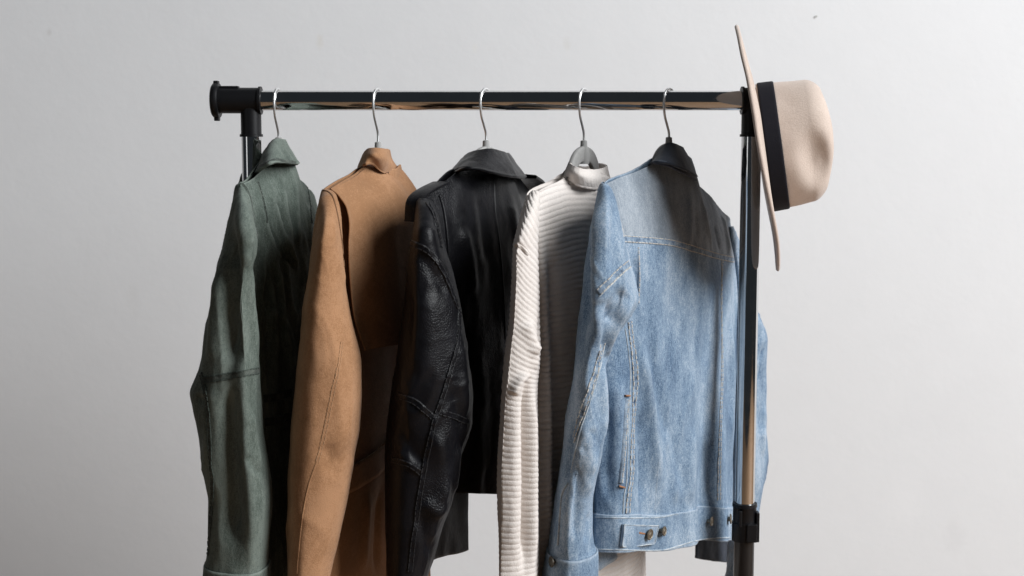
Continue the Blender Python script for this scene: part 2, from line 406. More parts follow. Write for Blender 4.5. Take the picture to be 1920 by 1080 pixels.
# ------------------------------------------------------------------ garment frame
class G:
    def __init__(g, hook, phi, name, label, cat):
        p = atY(hook, 188.5, 0); g.O = np.array([p[0], 0, RAIL_Z]); a = math.radians(phi)
        g.d = np.array([math.sin(a), math.cos(a), 0]); g.n = np.array([math.cos(a), -math.sin(a), 0]); g.c = math.cos(a)
        g.root = empty(name, (g.O[0], 0, RAIL_Z-.10), label, cat) if name else None
        g.sheets = []; g._b = {}
    def L(g, s, z, n): return g.O*np.array([1, 1, 0])+g.d*s+g.n*n+np.array([0, 0, z])
    def P(g, px, py, n=0.0): return toplane(px, py, g.O+g.n*n, g.n)
    def sz(g, px, py, n=0.0):
        p = g.P(px, py, n); return float(np.dot(p-g.O, g.d)), float(p[2])
    def add(g, sh): g.sheets.append((sh, sh.bvh())); return sh
    def hit(g, x, y, only=None):
        best = None; r = Vector(ray(x, y)).normalized()
        for k, (sh, b) in enumerate(g.sheets):
            if only is not None and k not in only: continue
            h = b.ray_cast(Vector(CAM), r)
            if h[0] is not None and (best is None or h[3] < best[2]):
                best = (np.array(h[0]), np.array(h[1]), h[3], b)
        return best

def seam(g, name, pts, wd, lift, mat, parent, only=None, stitch=None, sdist=.7, pucker=0.0, thread=.0005, slen=.0032, prof='band', seed=0):
    """a raised strip of cloth along a line on the garment with optional rows of stitches"""
    ctr = []
    for x, y in spline(pts, max(10, int(14*len(pts)))):
        h = g.hit(x, y, only)
        if h is not None and (not ctr or np.linalg.norm(h[0]-ctr[-1][0]) < .05): ctr.append(h)
    if len(ctr) < 4: print('SEAM MISSED', name, pts[:2]); return
    q = np.array([c[0] for c in ctr]); L = np.sum(np.linalg.norm(np.diff(q, axis=0), axis=1)); n = max(8, int(L/.0022))
    q = spline(q[::2] if len(q) > 12 else q, n); bv = ctr[len(ctr)//2][3]; bvs = [c[3] for c in ctr]
    T = np.gradient(q, axis=0); T /= np.maximum(np.linalg.norm(T, axis=1, keepdims=True), 1e-9)
    k = 7; A = np.linspace(-1, 1, k); rows = []; Ns = []
    for i in range(n):
        b = bvs[min(len(bvs)-1, int(i/n*len(bvs)))]
        f = b.find_nearest(Vector(q[i])); nr = np.array(f[1])
        if np.dot(nr, q[i]-CAM) > 0: nr = -nr
        Ns.append(nr)
    Ns = np.array(Ns)
    for _ in range(3): Ns[1:-1] = (Ns[:-2]+Ns[1:-1]*2+Ns[2:])/4
    Ns /= np.linalg.norm(Ns, axis=1, keepdims=True)
    rng = np.random.RandomState(seed+int(abs(pts[0][0])*7+pts[0][1])); ph = np.cumsum(rng.rand(n)*.9+.25)
    for i in range(n):
        b = bvs[min(len(bvs)-1, int(i/n*len(bvs)))]; Bn = np.cross(T[i], Ns[i]); Bn /= np.linalg.norm(Bn); r = []
        for a in A:
            x = q[i]+Bn*a*wd*.5; f = b.find_nearest(Vector(x+Ns[i]*.002)); x = np.array(f[0])
            e = (1-a**8) if prof == 'band' else math.sqrt(max(0, 1-a*a))
            r.append(x+Ns[i]*(lift*e-.0004+pucker*math.sin(ph[i])*math.cos(a*1.4)))
        rows.append(r)
    P = np.array(rows); sh = Sheet(P, False, outward=np.broadcast_to(Ns[:, None, :], P.shape))
    o = sh.link(name, mat, parent)
    if stitch is not None:
        boxes = []
        for side in ((-sdist, sdist) if sdist else (0,)):
            d = 0; Lc = np.concatenate([[0], np.cumsum(np.linalg.norm(np.diff(q, axis=0), axis=1))])
            while d < Lc[-1]-slen:
                i = min(n-1, np.searchsorted(Lc, d+slen/2)); a = int(round((side+1)/2*(k-1)))
                boxes.append(boxm(P[i, a]*.7+P[i, 3]*.3*1 if False else P[i, a]+Ns[i]*thread*.6, T[i]*slen*.40, np.cross(T[i], Ns[i])*thread, Ns[i]*thread)); d += slen
        V, f = merge(boxes); so = mesh_obj('stitching', V, f, stitch, o, smooth=False); so['kind'] = 'stuff'
    return o

def sleeve(g, rows, s_rows, dep, nu=110, nv=190, power=1.9, apex=0.0):
    """rows: (photo y, left edge x, right edge x); s_rows: (y, position across the garment); dep: (y, half depth)"""
    r = np.array(rows, float); y = np.linspace(r[0, 0], r[-1, 0], nv)
    # denser at the top
    y = r[0, 0]+(r[-1, 0]-r[0, 0])*np.linspace(0, 1, nv)**1.25
    xl = interp(y, r[:, 0], r[:, 1]); xr = interp(y, r[:, 0], r[:, 2])
    s = interp(y, *zip(*s_rows)); de = interp(y, *zip(*dep)); th = np.linspace(0, 2*math.pi, nu, endpoint=False)
    P = np.zeros((nv, nu, 3)); out = np.zeros_like(P)
    for i in range(nv):
        Y = s[i]*g.c; a = atY(xl[i], y[i], Y); b = atY(xr[i], y[i], Y); c = (a+b)/2; hw = np.linalg.norm(b-a)/2
        v = (c-CAM)*np.array([1, 1, 0]); v /= np.linalg.norm(v); e1 = np.array([v[1], -v[0], 0])
        co, si = np.cos(th), np.sin(th)
        cx = np.sign(co)*np.abs(co)**(2/power); sx = np.sign(si)*np.abs(si)**(2/power)
        ap = apex if np.isscalar(apex) else float(interp(y[i], *zip(*apex)))
        cx = cx+ap*np.clip(sx, 0, 1)*(1-np.abs(cx))*sstep(.02, .2, i/nv)
        P[i] = c+hw*cx[:, None]*e1-de[i]*sx[:, None]*v
        out[i] = co[:, None]*e1-si[:, None]*v
    sh = Sheet(P, True, outward=out); sh.th = th; sh.y = y; return sh

def body(g, shoulder, hem_back, hem_front, sb, tb, tf, gap=None, nu=120, nv=150, t0=.012, rise=.30, vpow=1.15, ease=.8, neck=.006):
    """shoulder: [(s,z)], hem_back/front: [(u,z)], sb: (near s, far s) at the hem, gap: (u,u) of the front opening"""
    shoulder = sorted(shoulder); ss = np.array(shoulder)
    th = np.linspace(0, math.pi, nu); ub = (1-np.cos(th))/2; ab = np.sin(th)**ease
    cols = [(u, 1, a) for u, a in zip(ub, ab)]
    uf = [(u, -1, a) for u, a in zip(ub, ab)]
    if gap is None: cols = cols+uf[::-1][1:-1]; closed = True
    else:
        near = [c for c in uf if c[0] <= gap[0]]; far = [c for c in uf if c[0] >= gap[1]]
        cols = near[::-1][:-1]+cols+far[::-1][1:]; closed = False
    u = np.array([c[0] for c in cols]); sd = np.array([c[1] for c in cols]); am = np.array([c[2] for c in cols])
    v = np.linspace(0, 1, nv)**vpow
    if gap is not None:
        nearf = (sd < 0) & (u <= gap[0]); farf = (sd < 0) & (u >= gap[1]); k0 = 1-sstep(0, .30, v[:, None])
        u1 = u
        u = u[None, :]+k0*(np.where(nearf, u*(.44/gap[0]-1), 0)+np.where(farf, (1-u)*(1-.44/(1-gap[1])), 0))
    st = ss[0, 0]+(ss[-1, 0]-ss[0, 0])*u; zt = interp(st, ss[:, 0], ss[:, 1])
    zb = np.where(sd > 0, interp(u, *zip(*hem_back)), interp(u, *zip(*hem_front)))
    sbm = sb[0]+(sb[1]-sb[0])*u
    V = v[:, None]; s = st+(sbm-st)*sstep(0, 1, V*.9+.05); z = zt+(zb-zt)*V
    T = 1-(1-np.clip(V/np.where(sd > 0, rise, rise*1.7), 0, 1))**2
    tn = t0*np.where(sd > 0, 1.0, .35)+neck*np.where(sd > 0, 1.0, -.1)*np.exp(-(st/.055)**2)
    n = sd*am*(tn+(np.maximum(np.where(sd > 0, tb, tf), tn)-tn)*T)
    P = g.O*np.array([1, 1, 0])+s[..., None]*g.d+n[..., None]*g.n+z[..., None]*np.array([0, 0, 1.0])
    if gap is not None: u = u1
    out = sd[None, :, None]*g.n*am[None, :, None]+g.d*(2*u-1)[None, :, None]
    sh = Sheet(P, closed, outward=np.broadcast_to(out, P.shape)); sh.u = u; sh.v = v; sh.sd = sd; sh.s = s; sh.z = z; return sh

def loft_cols(cols, n_u, n_v, bulge=.0, gn=None, outward=None, closed=False):
    """cols: list of profiles (same number of 3-D points each), splined both ways"""
    A = np.array([spline(c, n_v) for c in cols]); P = np.stack([spline(A[:, k], n_u) for k in range(n_v)], 0)
    return Sheet(P, closed, outward=np.broadcast_to(outward, P.shape) if outward is not None else None)

def neck_stand(g, x, y_top, y_low, mat, a=.058, b=.026, n0=-.004, flare=1.25):
    """the upright band of cloth inside a collar that joins it to the shoulders"""
    z1 = g.P(x, y_top)[2]; z0 = g.P(x, y_low)[2]; t = np.linspace(0, 2*math.pi, 64, endpoint=False); P = []
    for q in np.linspace(0, 1, 14):
        k = 1+(flare-1)*q**1.5
        P.append([g.L(-a*k*math.cos(c), z1+(z0-z1)*q-.006*abs(math.cos(c))*q, n0+b*k*math.sin(c)) for c in t])
    P = np.array(P); sh = Sheet(P, True, outward=P-P.mean(axis=(0, 1))); solidify(sh.link('neck_stand', mat, g.root), .0016)

# ------------------------------------------------------------------ hangers
def hanger(hook, phi, ytop, label, drop=.10, half=.185):
    g = G(hook, phi, None, None, None); top = RAIL_Z+RR+.0022; zn = g.P(hook+4, ytop)[2]
    r = empty('coat_hanger', (g.O[0], 0, zn), label, 'coat hanger', None)
    R = RR+.0026; path = []
    for a in np.linspace(-30, 180, 26):      # from behind the rail, over its top, down in front
        t = math.radians(a); path.append(g.L(math.cos(t)*R, RAIL_Z+math.sin(t)*R, 0))
    zb = RAIL_Z-R
    path += [g.L(-R*.99, RAIL_Z-.010, 0), g.L(-R*.80, zb-.006, 0), g.L(-R*.30, zb-.020, 0), g.L(0, zb-.030, 0), g.L(0, zb-.045, 0), g.L(0, zn-.01, 0)]
    tube('hook', spline(path, 90), .0018, M['wire'], r, 12)
    nk = lathe(g.L(0, zn+.004, 0), (0, 0, -1), [(0, .0025), (.001, .0046), (.008, .0050), (.012, .0062), (.02, .0085), (.034, .008)], 24)
    auto_smooth(mesh_obj('neck', *nk, M['hanger'], r), 50)
    # one bent strip: crown of the arch, then the two sloping arms
    mid = [(-half, -.128), (-.14, -.100), (-.085, -.074), (-.050, -.052), (-.040, -.034), (-.027, -.022), (-.013, -.017), (0, -.0155), (.013, -.017), (.027, -.022), (.040, -.034), (.050, -.052), (.085, -.074), (.14, -.100), (half, -.128)]
    c = spline([g.L(s, zn+z, 0) for s, z in mid], 90); hw = np.interp(np.abs(np.linspace(-1, 1, 90)), [0, .15, .35, 1], [.0110, .0105, .0095, .0085])
    T = np.gradient(c, axis=0); T /= np.linalg.norm(T, axis=1, keepdims=True); B = np.cross(T, g.n); th = np.linspace(0, 2*math.pi, 20, endpoint=False)
    cx = np.sign(np.cos(th))*np.abs(np.cos(th))**.5; sx = np.sign(np.sin(th))*np.abs(np.sin(th))**.5
    Pp = c[:, None]+cx[None, :, None]*B[:, None]*hw[:, None, None]+sx[None, :, None]*g.n*.0042
    auto_smooth(mesh_obj('arms', *capped(Pp), M['hanger'], r), 60)
    return r
HK = [(521, 9, 262, 'wire hook hanger holding the olive green jacket'), (708, 16, 271, 'hanger with wire hook inside the camel brown coat'),
      (911, 26, 268, 'grey hanger showing above the black leather jacket collar'), (1095, 26, 268, 'grey hanger whose arch shows in the cream sweater neck'),
      (1255, 33, 262, 'wire hook hanger holding the blue denim jacket')]
for h in HK: hanger(*h)


# ------------------------------------------------------------------ olive jacket
def olive():
    g = G(521, 9, 'olive_jacket', 'olive green cotton jacket hanging beside the camel coat', 'jacket'); r = g.root
    sh = [g.sz(446, 346), g.sz(462, 336), g.sz(480, 316), g.sz(497, 299), g.sz(521, 286), g.sz(541, 296, .012), g.sz(556, 314, .020), g.sz(580, 342, .020), g.sz(603, 378, .012)]
    zb = RAIL_Z-.76
    b = body(g, sh, [(0, zb), (.5, zb), (1, zb)], [(0, zb), (.5, zb-.01), (1, zb)], (-.235, .23), .055, .022, gap=(.34, .66), nu=130, nv=190)
    b.wrinkle((16, 16, 5), .0045, 3, 3.0); b.wrinkle((60, 60, 22), .0010, 3, 1.0); b.ridges((30, 30, 11), .0036, 2.0, .8, (b.sd > 0)[None, :]*sstep(.03, .15, b.v)[:, None])
    st = [([(490, 372), (500, 420), (516, 470)], .006, .004), ([(508, 360), (520, 410), (545, 470), (562, 520)], .006, .006), ([(530, 345), (536, 400), (548, 450)], .006, .005),
          ([(552, 330), (556, 400), (560, 470)], .007, .005), ([(575, 350), (580, 420), (585, 480)], .006, .004), ([(500, 400), (512, 440), (530, 470), (560, 510)], .004, -.005),
          ([(520, 370), (528, 420), (540, 450)], .004, -.004), ([(517, 480), (527, 560), (534, 640), (545, 690)], .006, .006), ([(505, 500), (515, 600), (520, 690)], .006, .004),
          ([(530, 620), (545, 690), (552, 740)], .006, .005), ([(497, 520), (505, 640), (508, 740)], .008, -.006)]
    b.strokes(st); g.add(b)
    solidify(b.link('body', M['green'], r), .0016)
    rows = [(341, 448, 456), (345, 441, 461), (360, 437, 468), (380, 432, 473), (420, 424, 480), (450, 417, 485), (470, 412, 484), (500, 405, 476), (540, 397, 476), (600, 388, 479), (660, 380, 485), (690, 373, 488),
            (710, 366, 489), (735, 358, 490), (760, 363, 491), (800, 370, 492), (850, 376, 498), (900, 384, 504), (940, 389, 507), (1000, 389, 504), (1040, 387, 502), (1052, 385, 502), (1120, 383, 501)]
    s = sleeve(g, rows, [(341, -.205), (400, -.225), (600, -.235), (1120, -.235)], [(341, .012), (370, .035), (430, .060), (700, .062), (1120, .05)], nu=130, nv=210, power=1.75, apex=[(341, 0), (450, .25), (600, .45), (1120, .35)])
    s.wrinkle((22, 22, 6), .0030, 3, 9.0); s.wrinkle((70, 70, 26), .0007, 3, 5.0); s.ridges((24, 24, 9), .0024, 4.0, .7)
    s.strokes([([(448, 380), (462, 480), (474, 600), (485, 690)], .010, .006), ([(430, 400), (432, 500), (432, 620), (430, 700)], .014, -.019), ([(408, 500), (400, 600), (394, 690)], .012, .005),
               ([(450, 700), (455, 820), (468, 940), (472, 1050)], .009, .006), ([(428, 700), (430, 830), (438, 1045)], .015, -.016), ([(462, 850), (478, 880), (492, 888)], .004, -.003), ([(470, 760), (480, 840), (492, 880)], .008, .004),
               ([(366, 742), (378, 752), (386, 756)], .006, -.004), ([(460, 350), (470, 380), (474, 400)], .004, -.003), ([(455, 372), (464, 420), (470, 470)], .006, .004)])
    g.add(s); so = solidify(s.link('sleeve', M['green'], r), .0016)
    # cuff: a second layer over the end of the sleeve
    i0 = int(np.searchsorted(s.y, 1053)); c = Sheet(s.P[i0:].copy(), True); c.flip = s.flip; c.offset(np.full(c.P.shape[:2], .0018)); g.add(c); solidify(c.link('cuff', M['green'], so), .0016)
    # far sleeve
    far = sleeve(g, [(392, 578, 584), (420, 572, 592), (480, 564, 598), (700, 556, 604), (1120, 552, 600)], [(392, .19), (420, .215), (1120, .225)], [(392, .010), (450, .045), (1120, .05)], nu=50, nv=70)
    far.wrinkle((20, 20, 6), .003); far.link('sleeve', M['green'], r)
    # collar leaf, folded over its stand
    cols = [[(456, 322, -.055), (446, 345, -.062), (436, 372, -.066), (432, 398, -.062)], [(485, 296, -.035), (474, 320, -.042), (462, 336, -.046), (450, 352, -.046)], [(499, 276, -.012), (490, 295, -.012), (482, 310, -.012), (472, 327, -.008)],
            [(508, 263, .008), (500, 282, .014), (496, 298, .020), (493, 312, .024)], [(522, 258, .018), (521, 276, .027), (519, 290, .034), (516, 303, .040)],
            [(535, 262, .018), (544, 280, .026), (551, 294, .034), (557, 307, .040)], [(534, 262, .004), (546, 282, .010), (554, 296, .014), (561, 306, .018)], [(528, 264, -.012), (540, 284, -.012), (548, 298, -.012), (556, 308, -.012)]]
    k = loft_cols([[g.P(*p) for p in c] for c in cols], 90, 26, outward=g.n+np.array([0, 0, .3])); k.wrinkle((40, 40, 40), .0012); g.add(k)
    ko = solidify(k.link('collar', M['green'], r), .004); 
    neck_stand(g, 521, 290, 335, M['green'], .030, .010, flare=1.9)
    n0 = len(g.sheets)-1
    seam(g, 'collar_edge', [(470, 326), (482, 314), (496, 306), (515, 299), (535, 302), (556, 305)], .006, .0009, M['green_seam'], ko, only=[n0], stitch=None)
    st = M['thread_green']
    seam(g, 'sleeve_seam', [(378, 714), (430, 705), (489, 694)], .0105, .0012, M['green_seam'], so, only=[1], stitch=st, pucker=.0004)
    seam(g, 'sleeve_seam', [(377, 700), (384, 730), (390, 770), (394, 850), (399, 920), (393, 1000), (390, 1045)], .008, .0011, M['green_seam'], so, only=[1], stitch=st, pucker=.0005)
    seam(g, 'cuff_seam', [(388, 1056), (440, 1057), (501, 1057)], .0095, .0011, M['green_seam'], so, only=[2], stitch=st, pucker=.0003)
    seam(g, 'armhole_seam', [(455, 344), (466, 360), (476, 400), (484, 450)], .006, .0009, M['green_seam'], r, only=[0, 1], pucker=.0003)
    seam(g, 'gusset_seam', [(484, 456), (476, 474), (467, 492)], .009, .0010, M['green_seam'], r, only=[0, 1], stitch=st, pucker=.0005)
    seam(g, 'panel_seam', [(484, 340), (495, 380), (503, 420)], .006, .0008, M['green_seam'], r, only=[0], stitch=st, sdist=0)
    seam(g, 'panel_seam', [(575, 345), (581, 380), (585, 420)], .005, .0008, M['green_seam'], r, only=[0], stitch=st, sdist=0)
    seam(g, 'waist_seam', [(494, 748), (520, 744), (548, 736)], .012, .0012, M['green_seam'], r, only=[0], stitch=st)
    seam(g, 'waist_seam', [(496, 792), (520, 788), (548, 778)], .012, .0012, M['green_seam'], r, only=[0], stitch=st)

# ------------------------------------------------------------------ camel coat
def camel():
    g = G(709, 16, 'camel_coat', 'camel brown suede coat with a loose back cape', 'coat'); r = g.root
    sh = [g.sz(606, 357), g.sz(630, 343), g.sz(655, 329), g.sz(678, 313), g.sz(709, 316), g.sz(736, 308, .008), g.sz(750, 327, .012), g.sz(768, 349, .014), g.sz(788, 371, .010)]
    zb = RAIL_Z-.98
    b = body(g, sh, [(0, zb), (.5, zb), (1, zb)], [(0, zb), (.5, zb), (1, zb)], (-.22, .19), .034, .045, nu=110, nv=150, neck=.016)
    b.wrinkle((14, 14, 3), .003, 2, 2.0); g.add(b)
    b.strokes([([(690, 920), (685, 1000), (680, 1075)], .012, .005), ([(712, 920), (708, 1000), (706, 1075)], .01, -.006)])
    solidify(b.link('body', M['brown'], r), .002)
    # cape: a second sheet over the back, free at its hem and at its near edge
    nv, nu = 130, 150; u = np.linspace(0, 1, nu)
    ss = np.array(sorted(sh)); z_h = g.P(690, 660, .06)[2]; v = np.linspace(0, 1, nv)[:, None]**1.1
    ne = np.array([g.sz(x, y, n_) for x, y, n_ in ((607, 356, .0), (622, 366, .004), (633, 405, .012), (641, 460, .020), (648, 520, .026), (653, 590, .030), (660, 660, .032))])
    sn = interp(v[:, 0], np.clip((ne[0, 1]-ne[:, 1])/(ne[0, 1]-z_h), 0, 1.0), ne[:, 0])[:, None]
    st = sn+(ss[-1, 0]-.004-sn)*u; s_t = ss[0, 0]+(ss[-1, 0]-ss[0, 0])*u; zt = interp(s_t, ss[:, 0], ss[:, 1])+.0022-.014*np.exp(-(s_t/.030)**2)
    z = zt+(z_h-zt)*v; s = st*(1-.03*v*u)
    T = 1-(1-np.clip(v/.32, 0, 1))**2
    pb = np.clip((s-ss[0, 0])/(ss[-1, 0]-ss[0, 0]), 0, 1); prof = np.sin(np.pi*pb)**.75
    n = .006+.018*np.exp(-(s/.045)**2)*(1-T)+.0045*(1-prof)+T*(.056*prof)+.012*v*np.exp(-((u-.52)/.055)**2)*sstep(.1, .7, v)-.022*sstep(.54, .74, u)*sstep(.15, .7, v)+.004*v*np.sin(u*9)+.009*np.exp(-u/.035)*sstep(.0, .12, v)+.022*v**2
    P = g.O*np.array([1, 1, 0])+s[..., None]*g.d+n[..., None]*g.n+z[..., None]*np.array([0, 0, 1.0])
    c = Sheet(P, False, outward=np.broadcast_to(g.n, P.shape)); c.wrinkle((18, 18, 6), .0025, 2, 4.0); g.add(c)
    co = solidify(c.link('cape', M['brown'], r), .0018)
    rows = [(355, 605, 612), (358, 603, 621), (366, 601, 629), (400, 596, 635), (460, 586, 642), (500, 580, 647), (540, 574, 650), (570, 569, 654), (600, 565, 660), (640, 560, 668), (680, 555, 674), (740, 550, 677), (800, 546, 675),
            (850, 543, 667), (900, 540, 659), (940, 539, 652), (1000, 538, 637), (1080, 538, 618), (1130, 538, 606)]
    s = sleeve(g, rows, [(355, -.205), (420, -.228), (1130, -.235)], [(355, .012), (380, .035), (450, .058), (800, .060), (1130, .05)], nu=120, nv=190, power=2.05, apex=-.28)
    s.wrinkle((14, 14, 5), .0028, 2, 12.0); s.wrinkle((50, 50, 30), .0006, 2, 2.0); s.ridges((14, 14, 7), .0016, 6.0, .8)
    s.strokes([([(622, 640), (640, 760), (630, 860)], .020, .004), ([(612, 830), (620, 860), (645, 870)], .010, -.003), ([(606, 865), (625, 885), (640, 890)], .008, -.002), ([(590, 480), (580, 640), (575, 800)], .02, .003)])
    g.add(s); so = solidify(s.link('sleeve', M['brown'], r), .002)
    far = sleeve(g, [(366, 776, 782), (400, 764, 784), (480, 746, 780), (700, 736, 776), (1130, 730, 770)], [(366, .20), (420, .215), (1130, .225)], [(366, .012), (430, .05), (1130, .05)], nu=50, nv=70)
    far.wrinkle((20, 20, 6), .003); far.link('sleeve', M['brown'], r)
    # standing collar
    cols = [[(676, 297, -.030), (672, 308, -.034), (668, 322, -.036)], [(680, 288, -.012), (675, 302, -.012), (672, 317, -.010)], [(690, 279, .010), (686, 292, .014), (684, 308, .018)], [(703, 277, .024), (702, 292, .030), (701, 312, .022)],
            [(718, 278, .029), (719, 296, .036), (720, 324, .026)], [(728, 279, .025), (730, 298, .030), (742, 320, .022)], [(731, 281, .010), (735, 300, .014), (748, 316, .014)], [(728, 281, -.012), (730, 294, -.010), (736, 308, -.006)], [(712, 284, -.028), (714, 296, -.028), (718, 308, -.028)]]
    k = loft_cols([[g.P(*p) for p in c2] for c2 in cols], 90, 24, outward=g.n); k.wrinkle((45, 45, 45), .0008); g.add(k)
    neck_stand(g, 709, 300, 340, M['brown'], .030, .010, flare=1.9)
    ko = solidify(k.link('collar', M['brown'], r), .0028); nk = len(g.sheets)-1
    seam(g, 'collar_seam', [(681, 308), (690, 306), (700, 308), (710, 318), (722, 325), (733, 322)], .0030, .0013, M['brown'], ko, only=[1, nk], prof='round')
    seam(g, 'sleeve_seam', [(641, 640), (634, 690), (622, 745), (608, 815), (594, 870)], .006, .0008, M['brown'], so, only=[2], stitch=M['thread_brown'], pucker=.0001, thread=.00035)
    seam(g, 'sleeve_seam', [(596, 860), (580, 905), (570, 950), (563, 1000), (556, 1078)], .0032, .0011, M['brown'], so, only=[2], prof='round')
    seam(g, 'cape_edge', [(612, 358), (622, 370), (632, 410), (640, 460), (647, 520), (649, 560)], .0034, .0016, M['brown'], co, prof='round', only=[1])
    seam(g, 'cape_hem', [(676, 657), (700, 657), (720, 655)], .0040, .0006, M['brown'], co, prof='round', only=[1])
    seam(g, 'armhole_binding', [(606, 357), (616, 360), (625, 372), (633, 405), (641, 455), (645, 500)], .0030, .0016, M['brown_dark'], r, prof='round', only=[2])
    # waist belt round the coat body
    i0 = int(np.argmin(np.abs(b.P[:, 30, 2]-g.P(690, 868, .05)[2]))); i1 = int(np.argmin(np.abs(b.P[:, 30, 2]-g.P(690, 920, .05)[2])))
    bt = Sheet(b.P[i0:i1+1].copy(), True); bt.flip = b.flip; bt.offset(np.full(bt.P.shape[:2], .004)); solidify(bt.link('belt', M['brown'], r), .003)

# ------------------------------------------------------------------ leather jacket
def leather():
    g = G(911, 26, 'leather_jacket', 'black leather biker jacket with shoulder straps and folded collar', 'jacket'); r = g.root
    sh = [g.sz(781, 374), g.sz(805, 358), g.sz(830, 334), g.sz(850, 318), g.sz(880, 308), g.sz(911, 299), g.sz(940, 305), g.sz(962, 320, .01), g.sz(984, 336, .015), g.sz(1000, 352, .018), g.sz(1020, 380, .012)]
    zb = g.P(910, 929, .045)[2]; zf = g.P(850, 1044, -.02)[2]
    b = body(g, sh, [(0, .975), (.2, .958), (.38, .941), (1, .885)], [(0, .965), (.06, .885), (.15, .856), (.3, .848), (.54, .834), (.76, .855), (.95, .865), (1, .88)], (-.20, .20), .045, .036, gap=(.53, .77), nu=130, nv=170)
    b.wrinkle((12, 12, 4), .0045, 3, 6.0); b.wrinkle((45, 45, 24), .0008, 3, 2.0); g.add(b)
    b.strokes([([(865, 420), (880, 480), (890, 560)], .010, .005), ([(900, 360), (905, 420), (915, 500)], .012, -.003), ([(960, 380), (970, 450)], .01, .003)])
    bo = solidify(b.link('body', M['leather'], r), .002)
    rows = [(371, 787, 798), (376, 782, 808), (390, 779, 818), (420, 775, 825), (450, 770, 831), (490, 763, 843), (530, 759, 853), (560, 757, 859), (590, 754, 864), (640, 746, 872), (700, 738, 878), (750, 733, 884), (790, 729, 884),
            (820, 726, 877), (860, 723, 865), (900, 722, 858), (940, 722, 850), (990, 724, 831), (1040, 726, 815), (1080, 728, 801), (1130, 731, 788)]
    s = sleeve(g, rows, [(371, -.205), (430, -.225), (1130, -.235)], [(371, .012), (390, .035), (450, .058), (800, .062), (1130, .048)], nu=150, nv=240, power=2.05, apex=-.35)
    s.wrinkle((13, 13, 5), .0030, 2, 21.0); s.wrinkle((40, 40, 30), .0004, 3, 8.0); s.ridges((18, 18, 10), .0026, 3.0, .9, interp(s.y, [371, 600, 760, 1130], [.3, .3, 1, 1])[:, None])
    s.strokes([([(818, 800), (826, 850), (832, 900), (822, 960)], .013, .006), ([(795, 935), (815, 958), (848, 944)], .009, .006), ([(850, 720), (864, 790), (860, 860)], .012, -.005),
               ([(862, 830), (853, 900), (848, 940)], .009, .005), ([(785, 960), (800, 1010), (815, 1050)], .009, -.004), ([(750, 800), (772, 850), (794, 876)], .012, -.004), ([(745, 840), (770, 868), (792, 884)], .007, .004),
               ([(865, 640), (872, 720), (874, 790)], .012, .004), ([(800, 410), (812, 470), (822, 520)], .014, .004), ([(772, 468), (805, 500), (842, 560)], .008, -.003), ([(768, 540), (764, 640), (760, 720)], .018, -.004), ([(798, 540), (798, 640), (788, 720)], .018, .004), ([(838, 890), (818, 960), (800, 1030)], .010, .004)])
    g.add(s); so = solidify(s.link('sleeve', M['leather'], r), .002)
    far = sleeve(g, [(380, 1008, 1016), (410, 1000, 1026), (480, 990, 1032), (700, 982, 1034), (1080, 980, 1020)], [(380, .20), (420, .215), (1080, .225)], [(380, .012), (430, .05), (1080, .045)], nu=50, nv=70)
    far.wrinkle((20, 20, 6), .003); far.link('sleeve', M['leather'], r)
    # collar
    cols = [[(842, 322, -.055), (834, 332, -.060), (826, 342, -.062), (818, 352, -.062)], [(858, 304, -.030), (850, 315, -.034), (842, 326, -.036), (833, 338, -.036)], [(876, 287, -.004), (868, 298, -.002), (860, 308, .002), (852, 322, .006)],
            [(895, 280, .018), (891, 292, .024), (886, 304, .030), (880, 315, .036)], [(918, 279, .030), (920, 294, .038), (922, 308, .046), (924, 323, .052)], [(944, 284, .030), (952, 300, .038), (959, 315, .046), (964, 332, .053)],
            [(953, 287, .016), (966, 304, .022), (976, 318, .028), (985, 333, .034)], [(950, 289, -.004), (964, 306, .002), (975, 320, .008), (986, 331, .012)], [(938, 292, -.024), (950, 306, -.022), (962, 320, -.020), (972, 332, -.018)]]
    k = loft_cols([[g.P(*p) for p in c] for c in cols], 100, 26, outward=g.n+np.array([0, 0, .3])); k.wrinkle((40, 40, 40), .0012); g.add(k)
    neck_stand(g, 911, 303, 352, M['leather'], .034, .014, flare=1.9)
    ko = solidify(k.link('collar', M['leather'], r), .0042); nk = len(g.sheets)-1
    seam(g, 'collar_edge', [(836, 334), (850, 320), (866, 313), (882, 313), (905, 317), (930, 323), (960, 329), (984, 331)], .0045, .0012, M['leather_edge'], ko, only=[nk], prof='round')
    # shoulder strap (epaulette), lying along the shoulder and dropping over the sleeve head
    pth = [(826, 346, .000), (805, 356, .000), (788, 367, .000), (779, 380, .000), (777, 398, .000), (776, 416, .000)]
    c0 = [g.P(*p) for p in pth]; cc = spline(c0, 40); wdt = np.array([g.n*.0125 for _ in cc]); up = np.array([[0, 0, 1.0]]*40)
    T = np.gradient(cc, axis=0); T /= np.linalg.norm(T, axis=1, keepdims=True); up = np.cross(np.broadcast_to(g.n, T.shape), T); up *= np.sign(up[5, 2]) or 1
    ring = [(-1, 0), (-1, .8), (-.9, 1), (0, 1.25), (.9, 1), (1, .8), (1, 0), (.9, -.2), (-.9, -.2)]
    Pp = cc[:, None]+np.array([[wdt[i]*a+up[i]*(.0030*b+.001) for a, b in ring] for i in range(40)])
    auto_smooth(mesh_obj('shoulder_strap', *capped(Pp), M['leather'], r), 50)
    q = spline([g.P(986, 336, .012), g.P(1000, 346, .010), g.P(1007, 358, .008)], 14)
    Pq = q[:, None]+np.array([[g.n*.018*a+np.array([0, 0, .0045*b+.002]) for a, b in ring] for i in range(14)])
    auto_smooth(mesh_obj('shoulder_strap', *capped(Pq), M['leather'], r), 50)
    e = M['leather_edge']; bt = M['thread_black']
